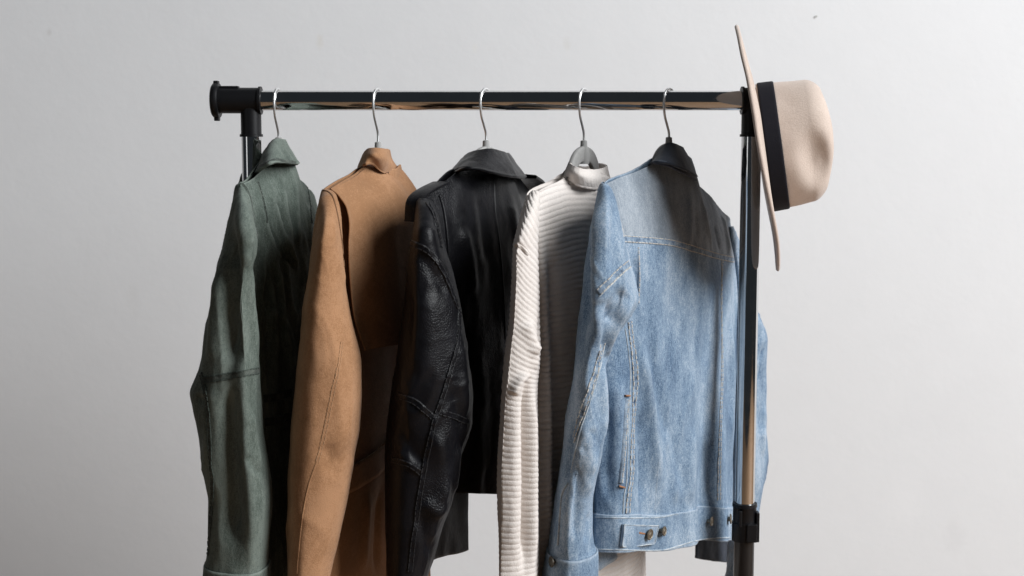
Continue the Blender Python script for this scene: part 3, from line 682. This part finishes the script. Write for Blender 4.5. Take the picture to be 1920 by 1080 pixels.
    seam(g, 'back_seam', [(927, 345), (930, 400), (938, 470), (945, 560), (948, 640)], .004, .0013, e, bo, only=[0], prof='round')
    # armhole overhang of the back panel
    seam(g, 'armhole_edge', [(824, 366), (832, 395), (838, 440), (842, 490), (846, 530)], .006, .0030, M['leather'], bo, only=[0], prof='round')
    seam(g, 'sleeve_seam', [(801, 380), (812, 400), (822, 435), (828, 465)], .008, .0013, M['leather'], so, only=[1], stitch=bt, pucker=.0005)
    seam(g, 'sleeve_seam', [(772, 456), (795, 466), (815, 484), (833, 515), (848, 552), (858, 580)], .009, .0022, M['leather'], so, only=[1], stitch=bt, pucker=.0006)
    seam(g, 'sleeve_seam', [(861, 582), (858, 640), (845, 690), (832, 735), (816, 785), (806, 830), (796, 875), (787, 930), (778, 990), (768, 1076)], .008, .0022, M['leather'], so, only=[1], stitch=bt, pucker=.0006)
    seam(g, 'sleeve_seam', [(748, 742), (775, 752), (800, 772), (813, 784)], .009, .0018, M['leather'], so, only=[1], stitch=bt, pucker=.0006)
    seam(g, 'sleeve_seam', [(824, 772), (850, 780), (880, 792)], .009, .0016, M['leather'], so, only=[1], stitch=bt, pucker=.0006)
    seam(g, 'sleeve_seam', [(736, 862), (765, 870), (792, 888)], .009, .0018, M['leather'], so, only=[1], stitch=bt, pucker=.0006)
    # lower front panel edge and its zip
    zc = [g.L(.110, z, -.0335) for z in np.linspace(.862, 1.15, 84)]
    teeth = [boxm(p, g.d*.0022, g.n*.0018, np.array([0, 0, .0011])) for p in zc]
    V, f = merge(teeth); zo = mesh_obj('zip_teeth', V, f, M['brass_dark'], r, smooth=False); zo['kind'] = 'stuff'
    tp = np.array([[g.L(.110, z, -.034), g.L(.120, z, -.033), g.L(.135, z, -.031)] for z in np.linspace(.860, 1.15, 30)])
    solidify(Sheet(tp, False).link('zip_tape', M['leather_edge'], r), .002)

# ------------------------------------------------------------------ knitted sweater
PITCH_R = .0076
def ribs(x, amp):
    f = np.abs(np.sin(np.pi*x/PITCH_R)); return amp*(f**.62-.6)
def sweater():
    g = G(1095, 26, 'ribbed_sweater', 'cream ribbed knit sweater hanging beside the denim jacket', 'sweater'); r = g.root
    sh = [g.sz(992, 366), g.sz(1003, 355), g.sz(1030, 341), g.sz(1055, 325), g.sz(1068, 316), g.sz(1095, 338), g.sz(1136, 336, .02), g.sz(1160, 346, .025), g.sz(1190, 378, .015)]
    zb = g.P(1160, 1150, .04)[2]
    b = body(g, sh, [(0, zb), (.5, zb), (1, zb)], [(0, zb), (.5, zb), (1, zb)], (-.215, .225), .050, .045, nu=100, nv=820, t0=.014, vpow=1.0, neck=.038)
    b.wrinkle((10, 10, 4), .005, 2, 3.0)
    b.strokes([([(1003, 380), (1006, 450), (1013, 520), (1018, 620), (1022, 740), (1022, 900), (1025, 1070)], .009, .012), ([(1030, 420), (1036, 560), (1040, 760), (1042, 1000)], .010, -.008), ([(1085, 460), (1080, 640), (1068, 860)], .02, .006)])
    # ribs follow the cloth: level down the back, lifting a little to the near shoulder
    lv = b.z+.010*np.sin(b.s*14)+.0012*fbm(b.P*30, 2)
    lv = lv+.10*np.clip(-b.s-.08, 0, 1)**1.0*sstep(.25, 0, b.v)[:, None]
    top = sstep(0, .05, b.v)[:, None]
    b.offset(ribs(lv, .0018)*np.ones_like(top)); b.wrinkle((260, 260, 120), .00035, 2, 1.0); g.add(b)
    b.link('body', M['knit'], r)
    rows = [(358, 1000, 1006), (364, 993, 1010), (375, 988, 1010), (400, 981, 1008), (440, 971, 1007), (460, 966, 1007), (500, 964, 1009), (540, 961, 1012), (600, 957, 1015), (650, 951, 1017), (690, 947, 1014), (720, 944, 1010), (760, 941, 1008), (820, 937, 1008),
            (900, 935, 1006), (1000, 936, 1010), (1080, 934, 1012), (1130, 934, 1012)]
    s = sleeve(g, rows, [(358, -.200), (430, -.222), (1130, -.235)], [(358, .012), (390, .035), (460, .055), (700, .058), (1130, .046)], nu=120, nv=760, power=2.0, apex=[(358, -.4), (460, -.8), (1130, -.85)])
    s.wrinkle((14, 14, 5), .004, 2, 14.0)
    s.strokes([([(987, 700), (986, 800), (987, 920), (984, 1078)], .006, -.016), ([(966, 700), (964, 860), (962, 1078)], .011, .005), ([(998, 720), (1000, 860), (1000, 1078)], .008, .006), ([(1000, 640), (1004, 672), (998, 694)], .009, .004),
               ([(960, 742), (975, 714), (994, 700)], .006, .008), ([(985, 600), (998, 640), (1003, 668)], .009, .006), ([(1012, 560), (1010, 620), (1008, 660)], .006, -.006), ([(965, 462), (978, 466), (990, 476)], .004, -.003)])
    z = s.P[..., 2]; lat = np.cos(s.th)[None, :]*.033; yy = s.y[:, None]
    k = interp(yy, [358, 420, 500, 640, 700, 780, 1130], [.35, .65, 1.0, 1.05, .75, .15, .0])
    ph = z+k*lat+.0012*fbm(s.P*30, 2)
    s.offset(ribs(ph, interp(s.y, [358, 650, 760, 1130], [.0016, .0016, .0010, .0010])[:, None])); s.wrinkle((260, 260, 120), .00035, 2, 3.0); g.add(s)
    so = s.link('sleeve', M['knit'], r)
    far = sleeve(g, [(372, 1176, 1184), (410, 1170, 1196), (480, 1164, 1208), (700, 1158, 1210), (1130, 1150, 1200)], [(372, .20), (420, .215), (1130, .225)], [(372, .012), (430, .05), (1130, .05)], nu=60, nv=560)
    far.wrinkle((20, 20, 6), .003); far.offset(ribs(far.P[..., 2], .0019)); far.link('sleeve', M['knit'], r)
    # mock neck: flat fine knit band open to the hanger
    cols = [[(1068, 305, -.026), (1063, 314, -.028), (1057, 326, -.030)], [(1067, 304, -.006), (1062, 316, -.004), (1056, 330, -.002)], [(1073, 309, .018), (1069, 322, .020), (1064, 338, .014)], [(1088, 315, .034), (1087, 330, .036), (1086, 350, .030)],
            [(1108, 318, .041), (1110, 335, .044), (1112, 356, .038)], [(1126, 316, .036), (1130, 334, .040), (1134, 354, .036)], [(1137, 312, .020), (1141, 330, .024), (1146, 350, .022)], [(1136, 308, .0), (1140, 326, .004), (1146, 342, .01)], [(1122, 306, -.024), (1124, 322, -.022), (1126, 336, -.02)],
            [(1098, 312, -.038), (1096, 324, -.038), (1094, 338, -.038)], [(1078, 309, -.034), (1074, 320, -.036), (1070, 332, -.038)], [(1068, 305, -.026), (1063, 314, -.028), (1057, 326, -.030)]]
    k = loft_cols([[g.P(*p) for p in c] for c in cols], 150, 40, outward=None); k.flip = 1.0
    nn = k.N(); ctr = k.P.mean(axis=(0, 1)); k.flip = 1.0 if np.mean(np.sum(nn*(k.P-ctr), -1)) > 0 else -1.0
    k.wrinkle((50, 50, 50), .0010); k.offset(.00035*np.sin(np.arange(150)*2.1)[None, :]*np.ones((40, 1))); g.add(k)
    ko = solidify(k.link('neckband', M['knit'], r), .0032); nk = len(g.sheets)-1
    seam(g, 'neck_seam', [(1058, 330), (1068, 340), (1088, 349), (1112, 354), (1128, 352)], .004, .0010, M['knit'], ko, prof='round', pucker=.0004)
    seam(g, 'shoulder_seam', [(967, 459), (976, 461), (984, 468), (990, 478)], .0042, .0022, M['knit'], so, only=[1], prof='round', pucker=.0006)

# ------------------------------------------------------------------ denim jacket
def denim():
    g = G(1255, 33, 'denim_jacket', 'faded blue denim jacket with buttoned waistband tabs beside the chrome upright', 'jacket'); r = g.root
    sh = [g.sz(1127, 347), g.sz(1150, 334), g.sz(1180, 322), g.sz(1210, 307), g.sz(1230, 296), g.sz(1255, 292), g.sz(1275, 298), g.sz(1290, 314, .012), g.sz(1310, 336, .022), g.sz(1340, 362, .025), g.sz(1362, 388, .020), g.sz(1376, 414, .010)]
    tb = .050
    def hem(pts, s0, s1):
        o = []
        for x, y, n in pts:
            s, z = g.sz(x, y, n); o.append(((s-s0)/(s1-s0), z))
        o.sort(); o = [p for p in o if 0.02 < p[0] < .98]
        return [(0, o[0][1])]+o+[(1, o[-1][1]-.002)]
    s0, s1 = -.20, .20
    hb = hem([(1140, 1031, .02), (1175, 1034, .04), (1235, 1035, tb), (1270, 1027, tb), (1310, 1014, tb), (1350, 1011, .045), (1385, 1011, .035)], s0, s1)
    zf = g.P(1135, 1056, -.03)[2]; zf2 = .772
    b = body(g, sh, hb, [(0, hb[0][1]), (.12, zf), (.3, zf), (.7, zf2), (.9, zf2), (1, hb[-1][1])], (s0, s1), tb, .035, gap=(.27, .985), nu=200, nv=240)
    b.wrinkle((14, 14, 4), .0042, 3, 7.0); b.wrinkle((55, 55, 20), .0009, 3, 3.0); b.ridges((20, 20, 5), .0020, 7.0, .5, sstep(.3, .5, b.v)[:, None])
    # low swells at the hem
    hv = sstep(.45, 1, b.v)[:, None]; bk = (b.sd > 0)[None, :]
    b.offset(hv*bk*(.006*np.sin(b.u*17+1.0)+.004*np.sin(b.u*29))[None, :])
    b.strokes([([(1293, 360), (1294, 420), (1292, 470)], .006, .004), ([(1318, 380), (1326, 430), (1334, 470)], .005, .004), ([(1352, 400), (1362, 450), (1368, 480)], .005, .005), ([(1305, 400), (1310, 450)], .005, -.003), ([(1340, 420), (1350, 470)], .005, -.003),
               ([(1200, 640), (1215, 740), (1228, 840), (1236, 930)], .012, .009), ([(1215, 620), (1240, 760), (1262, 860), (1268, 940)], .012, -.006), ([(1250, 800), (1262, 880), (1270, 950)], .010, .006), ([(1200, 760), (1205, 860), (1200, 950)], .010, -.008),
               ([(1300, 800), (1296, 880), (1290, 950)], .012, .005), ([(1325, 820), (1330, 900), (1332, 945)], .010, -.005), ([(1368, 600), (1372, 720), (1366, 850)], .010, .006), ([(1378, 480), (1388, 540), (1385, 640)], .008, -.006),
               ([(1160, 700), (1158, 800), (1150, 900)], .012, .006), ([(1145, 760), (1142, 860), (1138, 950)], .010, -.006), ([(1192, 480), (1194, 540), (1193, 575)], .005, -.006)])
    g.add(b)
    # yoke and lower body are two cloths: split at the yoke line
    yk = [g.sz(1150, 446, .03), g.sz(1190, 450, .042), g.sz(1240, 454, .05), g.sz(1270, 458, .05), g.sz(1310, 470, .05), g.sz(1350, 482, .045), g.sz(1390, 490, .03)]; yk.sort(); yk = np.array(yk)
    zy = interp(b.s, yk[:, 0], yk[:, 1]); fz = b.F(); cz = (b.P[..., 2]-zy).reshape(-1)[fz].mean(1); onb = (np.broadcast_to(b.sd, b.s.shape).reshape(-1)[fz].mean(1) > 0)
    bo = solidify(mesh_obj('body', b.P, fz[~((cz > 0) & onb)], M['denim'], r), .0018)
    yo = solidify(mesh_obj('yoke', b.P, fz[(cz > 0) & onb], M['denim_yoke'], r), .0018)
    rows = [(343, 1127, 1134), (347, 1124, 1142), (360, 1120, 1151), (400, 1112, 1163), (450, 1103, 1173), (490, 1097, 1181), (530, 1091, 1191), (560, 1087, 1195), (585, 1084, 1187), (615, 1081, 1168), (645, 1077, 1148), (670, 1075, 1138), (700, 1072, 1138), (740, 1066, 1142), (780, 1060, 1143),
            (820, 1055, 1136), (860, 1049, 1129), (900, 1043, 1119), (940, 1037, 1113), (980, 1031, 1112), (1020, 1027, 1114), (1034, 1026, 1118), (1080, 1021, 1119), (1125, 1017, 1120)]
    s = sleeve(g, rows, [(343, -.205), (420, -.228), (1125, -.240)], [(343, .012), (365, .035), (450, .058), (800, .058), (1125, .047)], nu=150, nv=230, power=1.75, apex=-.1)
    s.wrinkle((16, 16, 6), .0034, 3, 31.0); s.wrinkle((60, 60, 30), .0007, 3, 6.0); s.ridges((20, 20, 8), .0020, 9.0, .8)
    s.strokes([([(1131, 352), (1127, 400), (1124, 470), (1123, 550), (1126, 620), (1128, 660)], .011, .012), ([(1110, 420), (1104, 520), (1098, 640)], .016, -.006), ([(1175, 540), (1160, 570), (1140, 610)], .012, -.010), ([(1150, 380), (1148, 450), (1140, 520)], .010, -.004), ([(1130, 560), (1150, 600), (1160, 615)], .010, -.006), ([(1190, 560), (1165, 600), (1140, 650), (1132, 690)], .007, .006),
               ([(1105, 420), (1095, 560), (1085, 700)], .012, -.004), ([(1140, 560), (1135, 620), (1130, 670)], .008, -.008), ([(1125, 680), (1132, 760), (1128, 830)], .012, .006), ([(1098, 780), (1105, 860), (1098, 940)], .012, .006), ([(1085, 860), (1082, 940), (1080, 1020)], .008, -.006),
               ([(1075, 770), (1068, 840), (1060, 910)], .007, -.006), ([(1110, 800), (1095, 840), (1086, 850)], .007, -.004), ([(1130, 800), (1118, 850), (1100, 890)], .007, .004), ([(1105, 960), (1100, 1000), (1098, 1020)], .007, -.004)])
    g.add(s); so = solidify(s.link('sleeve', M['denim'], r), .0018)
    i0 = int(np.searchsorted(s.y, 1030)); tilt = 9*np.cos(s.th)
    c = Sheet(s.P[i0:].copy(), True); c.flip = s.flip; c.offset(np.full(c.P.shape[:2], .0022)); g.add(c); co = solidify(c.link('cuff', M['denim'], so), .002)
    far = sleeve(g, [(425, 1366, 1374), (455, 1366, 1390), (500, 1368, 1402), (560, 1372, 1414), (600, 1372, 1427), (640, 1374, 1440), (700, 1374, 1437), (780, 1374, 1434), (850, 1372, 1438), (900, 1372, 1431), (940, 1370, 1423), (1000, 1366, 1410), (1090, 1360, 1402)],
                 [(425, .185), (480, .212), (1090, .215)], [(425, .008), (480, .042), (1090, .045)], nu=90, nv=150)
    far.wrinkle((20, 20, 8), .004, 3, 2.0); far.ridges((24, 24, 12), .004, 3.0, .8); g.add(far)
    far.strokes([([(1436, 640), (1424, 700), (1418, 760)], .006, -.006), ([(1428, 620), (1420, 680)], .006, -.006), ([(1432, 760), (1428, 860)], .008, .006)]); fo = solidify(far.link('sleeve', M['denim'], r), .0018)
    # collar
    cols = [[(1228, 292, -.030), (1222, 298, -.034), (1217, 303, -.036), (1211, 311, -.038)], [(1230, 286, -.010), (1225, 294, -.010), (1221, 300, -.010), (1214, 309, -.008)], [(1238, 276, .010), (1234, 286, .014), (1231, 294, .018), (1226, 303, .022)],
            [(1252, 268, .022), (1252, 280, .028), (1251, 292, .034), (1250, 304, .040)], [(1268, 270, .026), (1272, 285, .034), (1276, 300, .042), (1279, 315, .050)], [(1279, 275, .020), (1287, 291, .028), (1294, 307, .036), (1300, 325, .044)],
            [(1281, 277, .006), (1291, 295, .014), (1300, 313, .020), (1308, 331, .026)], [(1276, 279, -.010), (1286, 297, -.006), (1296, 315, -.002), (1305, 330, .002)], [(1262, 283, -.026), (1270, 298, -.026), (1280, 314, -.026), (1290, 328, -.026)]]
    k = loft_cols([[g.P(*p) for p in cc] for cc in cols], 100, 26, outward=g.n+np.array([0, 0, .3])); k.wrinkle((40, 40, 40), .0010); g.add(k); nk = len(g.sheets)-1
    neck_stand(g, 1255, 296, 338, M['denim_dark'], .030, .012, flare=1.9)
    ko = solidify(k.link('collar', M['denim_dark'], r, label='dark unfaded denim collar'), .0035)
    cols2 = [[(x, y, n-.003) for x, y, n in (c[2], c[3])] for c in cols[1:8]]
    cols2 = [[g.P(*c[0]), g.P(c[1][0]+(2 if i > 2 else 0), c[1][1]+(0, 2, 5, 9, 10, 10, 8)[i], c[1][2])] for i, c in enumerate(cols2)]
    k2 = loft_cols(cols2, 90, 12, outward=g.n); g.add(k2); solidify(k2.link('collar_stand', M['denim_dark'], r), .003)
    seam(g, 'collar_edge', [(1216, 307), (1228, 302), (1246, 303), (1265, 310), (1285, 318), (1304, 328)], .0035, .0012, M['denim_dark_seam'], ko, prof='round', only=[nk])
    seam(g, 'stand_edge', [(1228, 304), (1240, 307), (1255, 318), (1275, 329), (1292, 334), (1308, 337)], .0030, .0012, M['denim_dark_seam'], ko, prof='round', only=[len(g.sheets)-1])
    ds, th = M['denim_seam'], M['thread_gold']; BS = [0]; SL = [1]
    seam(g, 'yoke_seam', [(1163, 447), (1190, 449), (1240, 453), (1270, 458), (1310, 470), (1350, 482), (1392, 490)], .0115, .0014, ds, yo, only=BS, stitch=th, pucker=.0006)
    seam(g, 'armhole_seam', [(1136, 349), (1150, 380), (1160, 415), (1168, 447)], .0075, .0030, M['denim_yoke'], yo, only=BS, stitch=th, sdist=0, pucker=.0003)
    seam(g, 'gusset_seam', [(1123, 548), (1145, 525), (1165, 506), (1180, 494)], .0120, .0014, ds, so, only=SL, stitch=th, pucker=.0009)
    seam(g, 'gusset_edge', [(1124, 556), (1148, 532), (1168, 513), (1184, 499)], .0023, .0016, M['denim_edge'], so, only=SL, prof='round')
    seam(g, 'panel_seam', [(1196, 462), (1199, 520), (1197, 572)], .0055, .0014, M['denim'], bo, only=BS, stitch=th, sdist=0)
    seam(g, 'panel_seam', [(1353, 488), (1352, 560), (1353, 700), (1350, 800), (1347, 945)], .0085, .0012, ds, bo, only=BS, stitch=th, pucker=.0005)
    seam(g, 'panel_seam', [(1247, 780), (1236, 860), (1228, 960)], .0020, .0007, M['denim'], bo, only=BS, prof='round')
    seam(g, 'side_seam', [(1180, 602), (1184, 640), (1191, 700), (1188, 760), (1185, 830), (1184, 890), (1179, 930), (1176, 966)], .0095, .0013, ds, bo, only=BS, stitch=th, pucker=.0007)
    seam(g, 'side_seam_edge', [(1172, 616), (1177, 650), (1182, 700), (1180, 760), (1177, 830), (1175, 900), (1170, 930), (1168, 966)], .0023, .0016, M['denim_edge'], bo, only=BS, prof='round')
    wl = seam(g, 'pocket_welt', [(1174, 748), (1172, 790), (1168, 860), (1164, 908)], .0085, .0034, ds, bo, only=BS, stitch=th, sdist=0, pucker=.0003)
    for a, c_ in (((1170, 742), (1179, 742)), ((1160, 911), (1170, 914))):
        seam(g, 'bar_tack', [a, ((a[0]+c_[0])/2, (a[1]+c_[1])/2), c_], .0028, .0042, M['thread_orange'], bo, only=BS, prof='round')
    seam(g, 'sleeve_seam', [(1128, 642), (1118, 690), (1098, 755), (1083, 800), (1076, 830)], .0110, .0013, ds, so, only=SL, stitch=th, pucker=.0008)
    seam(g, 'sleeve_seam_edge', [(1133, 646), (1124, 694), (1105, 757), (1089, 805), (1078, 850), (1070, 890)], .0022, .0016, M['denim_edge'], so, only=SL, prof='round')
    seam(g, 'sleeve_placket', [(1066, 905), (1055, 925), (1051, 960), (1046, 1024)], .0026, .0022, M['denim_edge'], so, only=SL, prof='round')
    seam(g, 'cuff_edge', [(1028, 1032), (1050, 1033), (1080, 1038), (1117, 1034)], .0024, .0014, M['denim_edge'], co, only=[2], prof='round')
    # waistband: a second layer round the foot of the body
    zb_ = b.P[-1, :, 2]; iw = 0; rows_ = []
    nv2 = 30; vv = np.linspace(0, 1, nv2); wh = .050; Pw = np.zeros((nv2, b.P.shape[1], 3))
    nrm = b.N()
    for j in range(b.P.shape[1]):
        zc = b.P[:, j, 2]; zt_ = zc[-1]+wh; t = zt_+(zc[-1]-.002-zt_)*vv
        o_ = np.argsort(zc); 
        for q in range(3): Pw[:, j, q] = np.interp(t, zc[o_], (b.P[:, j, q]+nrm[:, j, q]*.0022)[o_])
        Pw[:, j, 2] = t
    wb = Sheet(Pw, False); wb.flip = b.flip; g.add(wb); nw = len(g.sheets)-1
    wo = solidify(wb.link('waistband', M['denim'], r), .0035)
    seam(g, 'waistband_edge', [(1116, 970), (1170, 971), (1235, 970), (1262, 965), (1300, 955), (1340, 950), (1384, 950)], .0023, .0012, M['denim_edge'], wo, only=[nw], prof='round')
    seam(g, 'waistband_edge', [(1120, 1030), (1170, 1031), (1235, 1032), (1262, 1027), (1300, 1015), (1340, 1009), (1384, 1008)], .0023, .0012, M['denim_edge'], wo, only=[nw], prof='round')
    fw = loft_cols([[g.P(x, y0, n_), g.P(x, (y0+y1)/2, n_-.001), g.P(x, y1, n_)] for x, y0, y1, n_ in ((1306, 985, 1047, -.034), (1330, 986, 1051, -.033), (1355, 987, 1054, -.031), (1379, 988, 1056, -.027))], 40, 20, outward=g.n)
    fw.wrinkle((30, 30, 30), .002); solidify(fw.link('front_waistband', M['denim_dark'], r), .0035)
    # adjuster tabs with buttons
    def tab(quad, edge):
        a = [g.hit(*p, only=[nw]) for p in quad]
        if any(h is None for h in a): print('TAB MISSED'); return None
        p = [h[0]+h[1]*np.sign(np.dot(h[1], CAM-h[0]))*.0042 for h in a]; nn = np.mean([h[1]*np.sign(np.dot(h[1], CAM-h[0])) for h in a], 0)
        uu = np.linspace(0, 1, 24); ww = np.linspace(0, 1, 14); Pt = np.array([[(p[0]*(1-x)+p[1]*x)*(1-y)+(p[3]*(1-x)+p[2]*x)*y+nn*.0012*math.sin(x*5) for x in uu] for y in ww])
        t = Sheet(Pt, False, outward=np.broadcast_to(nn, Pt.shape)); t.wrinkle((90, 90, 90), .0006)
        o = solidify(t.link('waist_tab', M['denim'], wo), .0035)
        bd = np.vstack([t.P[0], t.P[:, -1], t.P[-1][::-1], t.P[::-1, 0]]); tube('tab_edge', spline(bd[::3]+nn*.0003, 90), .0008, M['denim_edge'], wo, 8)
        g.add(t); return o
    tab([(1168, 982), (1232, 985), (1224, 1019), (1164, 1024)], 0); nt_ = len(g.sheets)-1
    tab([(1360, 955), (1388, 955), (1388, 999), (1358, 990)], 0)
    def button(x, y, rad, stand, only, mat=M['brass'], tiltx=0.0):
        h = g.hit(x, y, only)
        if h is None: print('BUTTON MISSED', x, y); return
        nn = h[1]*np.sign(np.dot(h[1], CAM-h[0]))+np.array([tiltx, 0, .05]); nn /= np.linalg.norm(nn)
        o = mesh_obj('button', *lathe(h[0], nn, [(-.002, rad*.4), (stand, rad*.45), (stand, rad*.93), (stand+.0008, rad), (stand+.0018, rad*.97), (stand+.0022, rad*.80), (stand+.0016, rad*.70), (stand+.0016, rad*.40), (stand+.0024, rad*.30), (stand+.0024, rad*.05)], 32), mat, wo)
        auto_smooth(o, 50)
    button(1214, 1001, .0080, .0030, [nt_]); button(1238, 995, .0070, .0050, [nw], M['brass'], .9); button(1327, 977, .0072, .0050, [nw], M['brass'], .9); button(1365, 973, .0078, .003, [nw, nt_+1], M['brass'], .3)
    seam(g, 'buttonhole', [(1198, 999), (1203, 1000), (1209, 1001)], .0030, .0012, M['thread_orange'], wo, only=[nt_], prof='round')
    button(1039, 1053, .0075, .003, [2], M['brass_dark'], -.6)
    seam(g, 'cuff_edge', [(1048, 1034), (1052, 1055), (1049, 1078)], .0023, .0012, M['denim_edge'], co, only=[2], prof='round')

olive(); camel(); leather(); sweater(); denim()

# ------------------------------------------------------------------ hat
def hat():
    c0 = atY(1432, 277, -.01); v = (c0-CAM)*np.array([1, 1, 0]); v /= np.linalg.norm(v); e1 = np.array([v[1], -v[0], 0])
    t_ = math.radians(8.6); up = np.array([0, 0, 1.0]); ax = e1*math.cos(t_)+up*math.sin(t_); dn = e1*math.sin(t_)-up*math.cos(t_); dp = v
    r = empty('felt_hat', tuple(c0), 'cream felt fedora with a black ribbon hung on the end of the rack', 'hat')
    k = 160; psi = np.linspace(0, 2*math.pi, k, endpoint=False); ct, sd = np.cos(psi), np.sin(psi)      # ct along dn, sd along depth
    px = 1/1311.0*.995
    A, B = 119*px, .078
    def wr(h, a, b): return c0+ax*h+0*0
    # crown: stations of (height along the axis, radius factor)
    st = []
    for q in np.linspace(0, 1, 70):
        if q < .5: h = q/.5; st.append((h*.66, 1-.045*h**1.5))
        else:
            a = (q-.5)/.5*math.pi/2; st.append((.66+.34*math.sin(a), .955*math.cos(a)**.62 if a < math.pi/2-.001 else 0.004))
    P = np.zeros((len(st), k, 3)); H = 131*px
    for i, (hf, rf) in enumerate(st):
        T = A*rf*ct; D = B*rf*sd; tn = T/A
        h = H*hf-np.clip(tn+.1, 0, 2)**2*hf**2*.014
        groove = -.026*np.exp(-(D/.022)**2)*sstep(.86, 1.0, hf)*(1-.55*np.clip(-tn, 0, 1))*(1-sstep(.55, .88, rf))
        D2 = D*(1-.10*sstep(0, 1, tn)*hf)
        for sg in (-1,):
            pin = np.exp(-(((h/px-92)/27)**2+((T/px-36)/46)**2)**1.3); D2 = D2-np.sign(D2)*pin*.022*sstep(0, .03, np.abs(D))
        P[i] = c0+ax[None]*(h+groove)[:, None]+dn[None]*(T+0*.01*hf)[:, None]+dp[None]*D2[:, None]
    out = P-(c0+ax*.05); s = Sheet(P, True, outward=out); s.wrinkle((30, 30, 30), .0008, 2)
    crown = solidify(s.link('crown', M['felt'], r), .0022)
    # ribbon band round the foot of the crown
    hb = np.linspace(.002, 33*px, 14); Pb = np.zeros((14, k, 3))
    for i, h in enumerate(hb):
        f = 1.010-.045*(h/H/.66)**1.5; edge = .0004 if i in (0, 13) else .0012
        Pb[i] = c0+ax*h+dn[None]*((A*f+edge)*ct)[:, None]+dp[None]*((B*f+edge)*sd)[:, None]
    solidify(Sheet(Pb, True, outward=out[:14]).link('ribbon', M['ribbon'], r), .0008)
    # brim: inner edge at the crown, outer edge a gentle S
    nb = 40; Pq = []; 
    for i, q in enumerate(np.linspace(0, 1, nb)):
        a = A*.985+(231*px-A*.985)*q; b = B*.985+(.165-B*.985)*q
        T = a*ct; D = b*sd; tn = T/(231*px)
        h = -.001+interp(tn, [-1, -.75, -.5, -.2, .3, .7, 1], [-.014, -.0095, -.003, 0, 0, .0005, -.002])+.0055*q**2*(sd**2)*np.cos(psi*2+.6)
        Pq.append(c0+ax[None]*h[:, None]+dn[None]*T[:, None]+dp[None]*D[:, None])
    # rolled edge
    top = np.array(Pq); thick = .0060; tn_ = ax*thick/2
    up_, lo_ = top+tn_, top[::-1]-tn_
    edge = top[-1:]+(top[-1:]-top[-2:-1])/np.linalg.norm(top[-1:]-top[-2:-1], axis=-1, keepdims=True)*.0028
    ring = np.concatenate([up_, edge, lo_], 0); ring = np.concatenate([ring, ring[:1]], 0)
    bs = Sheet(ring, True); nn = bs.N(); bs.flip = 1 if np.mean(np.sum(nn[:30]*ax, -1)) > 0 else -1
    bs.link('brim', M['felt'], r)
hat()

# a small nail in the wall
p = atY(1524, 34, WALL_Y); d_ = np.array([.0085, -.003, .0045])
nl = tube('wall_nail', [p+np.array([0, .004, 0]), p+d_*.5, p+d_], .0013, M['nail'], None, 10); nl['label'] = 'tiny nail stuck in the white wall above the hat'; nl['category'] = 'nail'
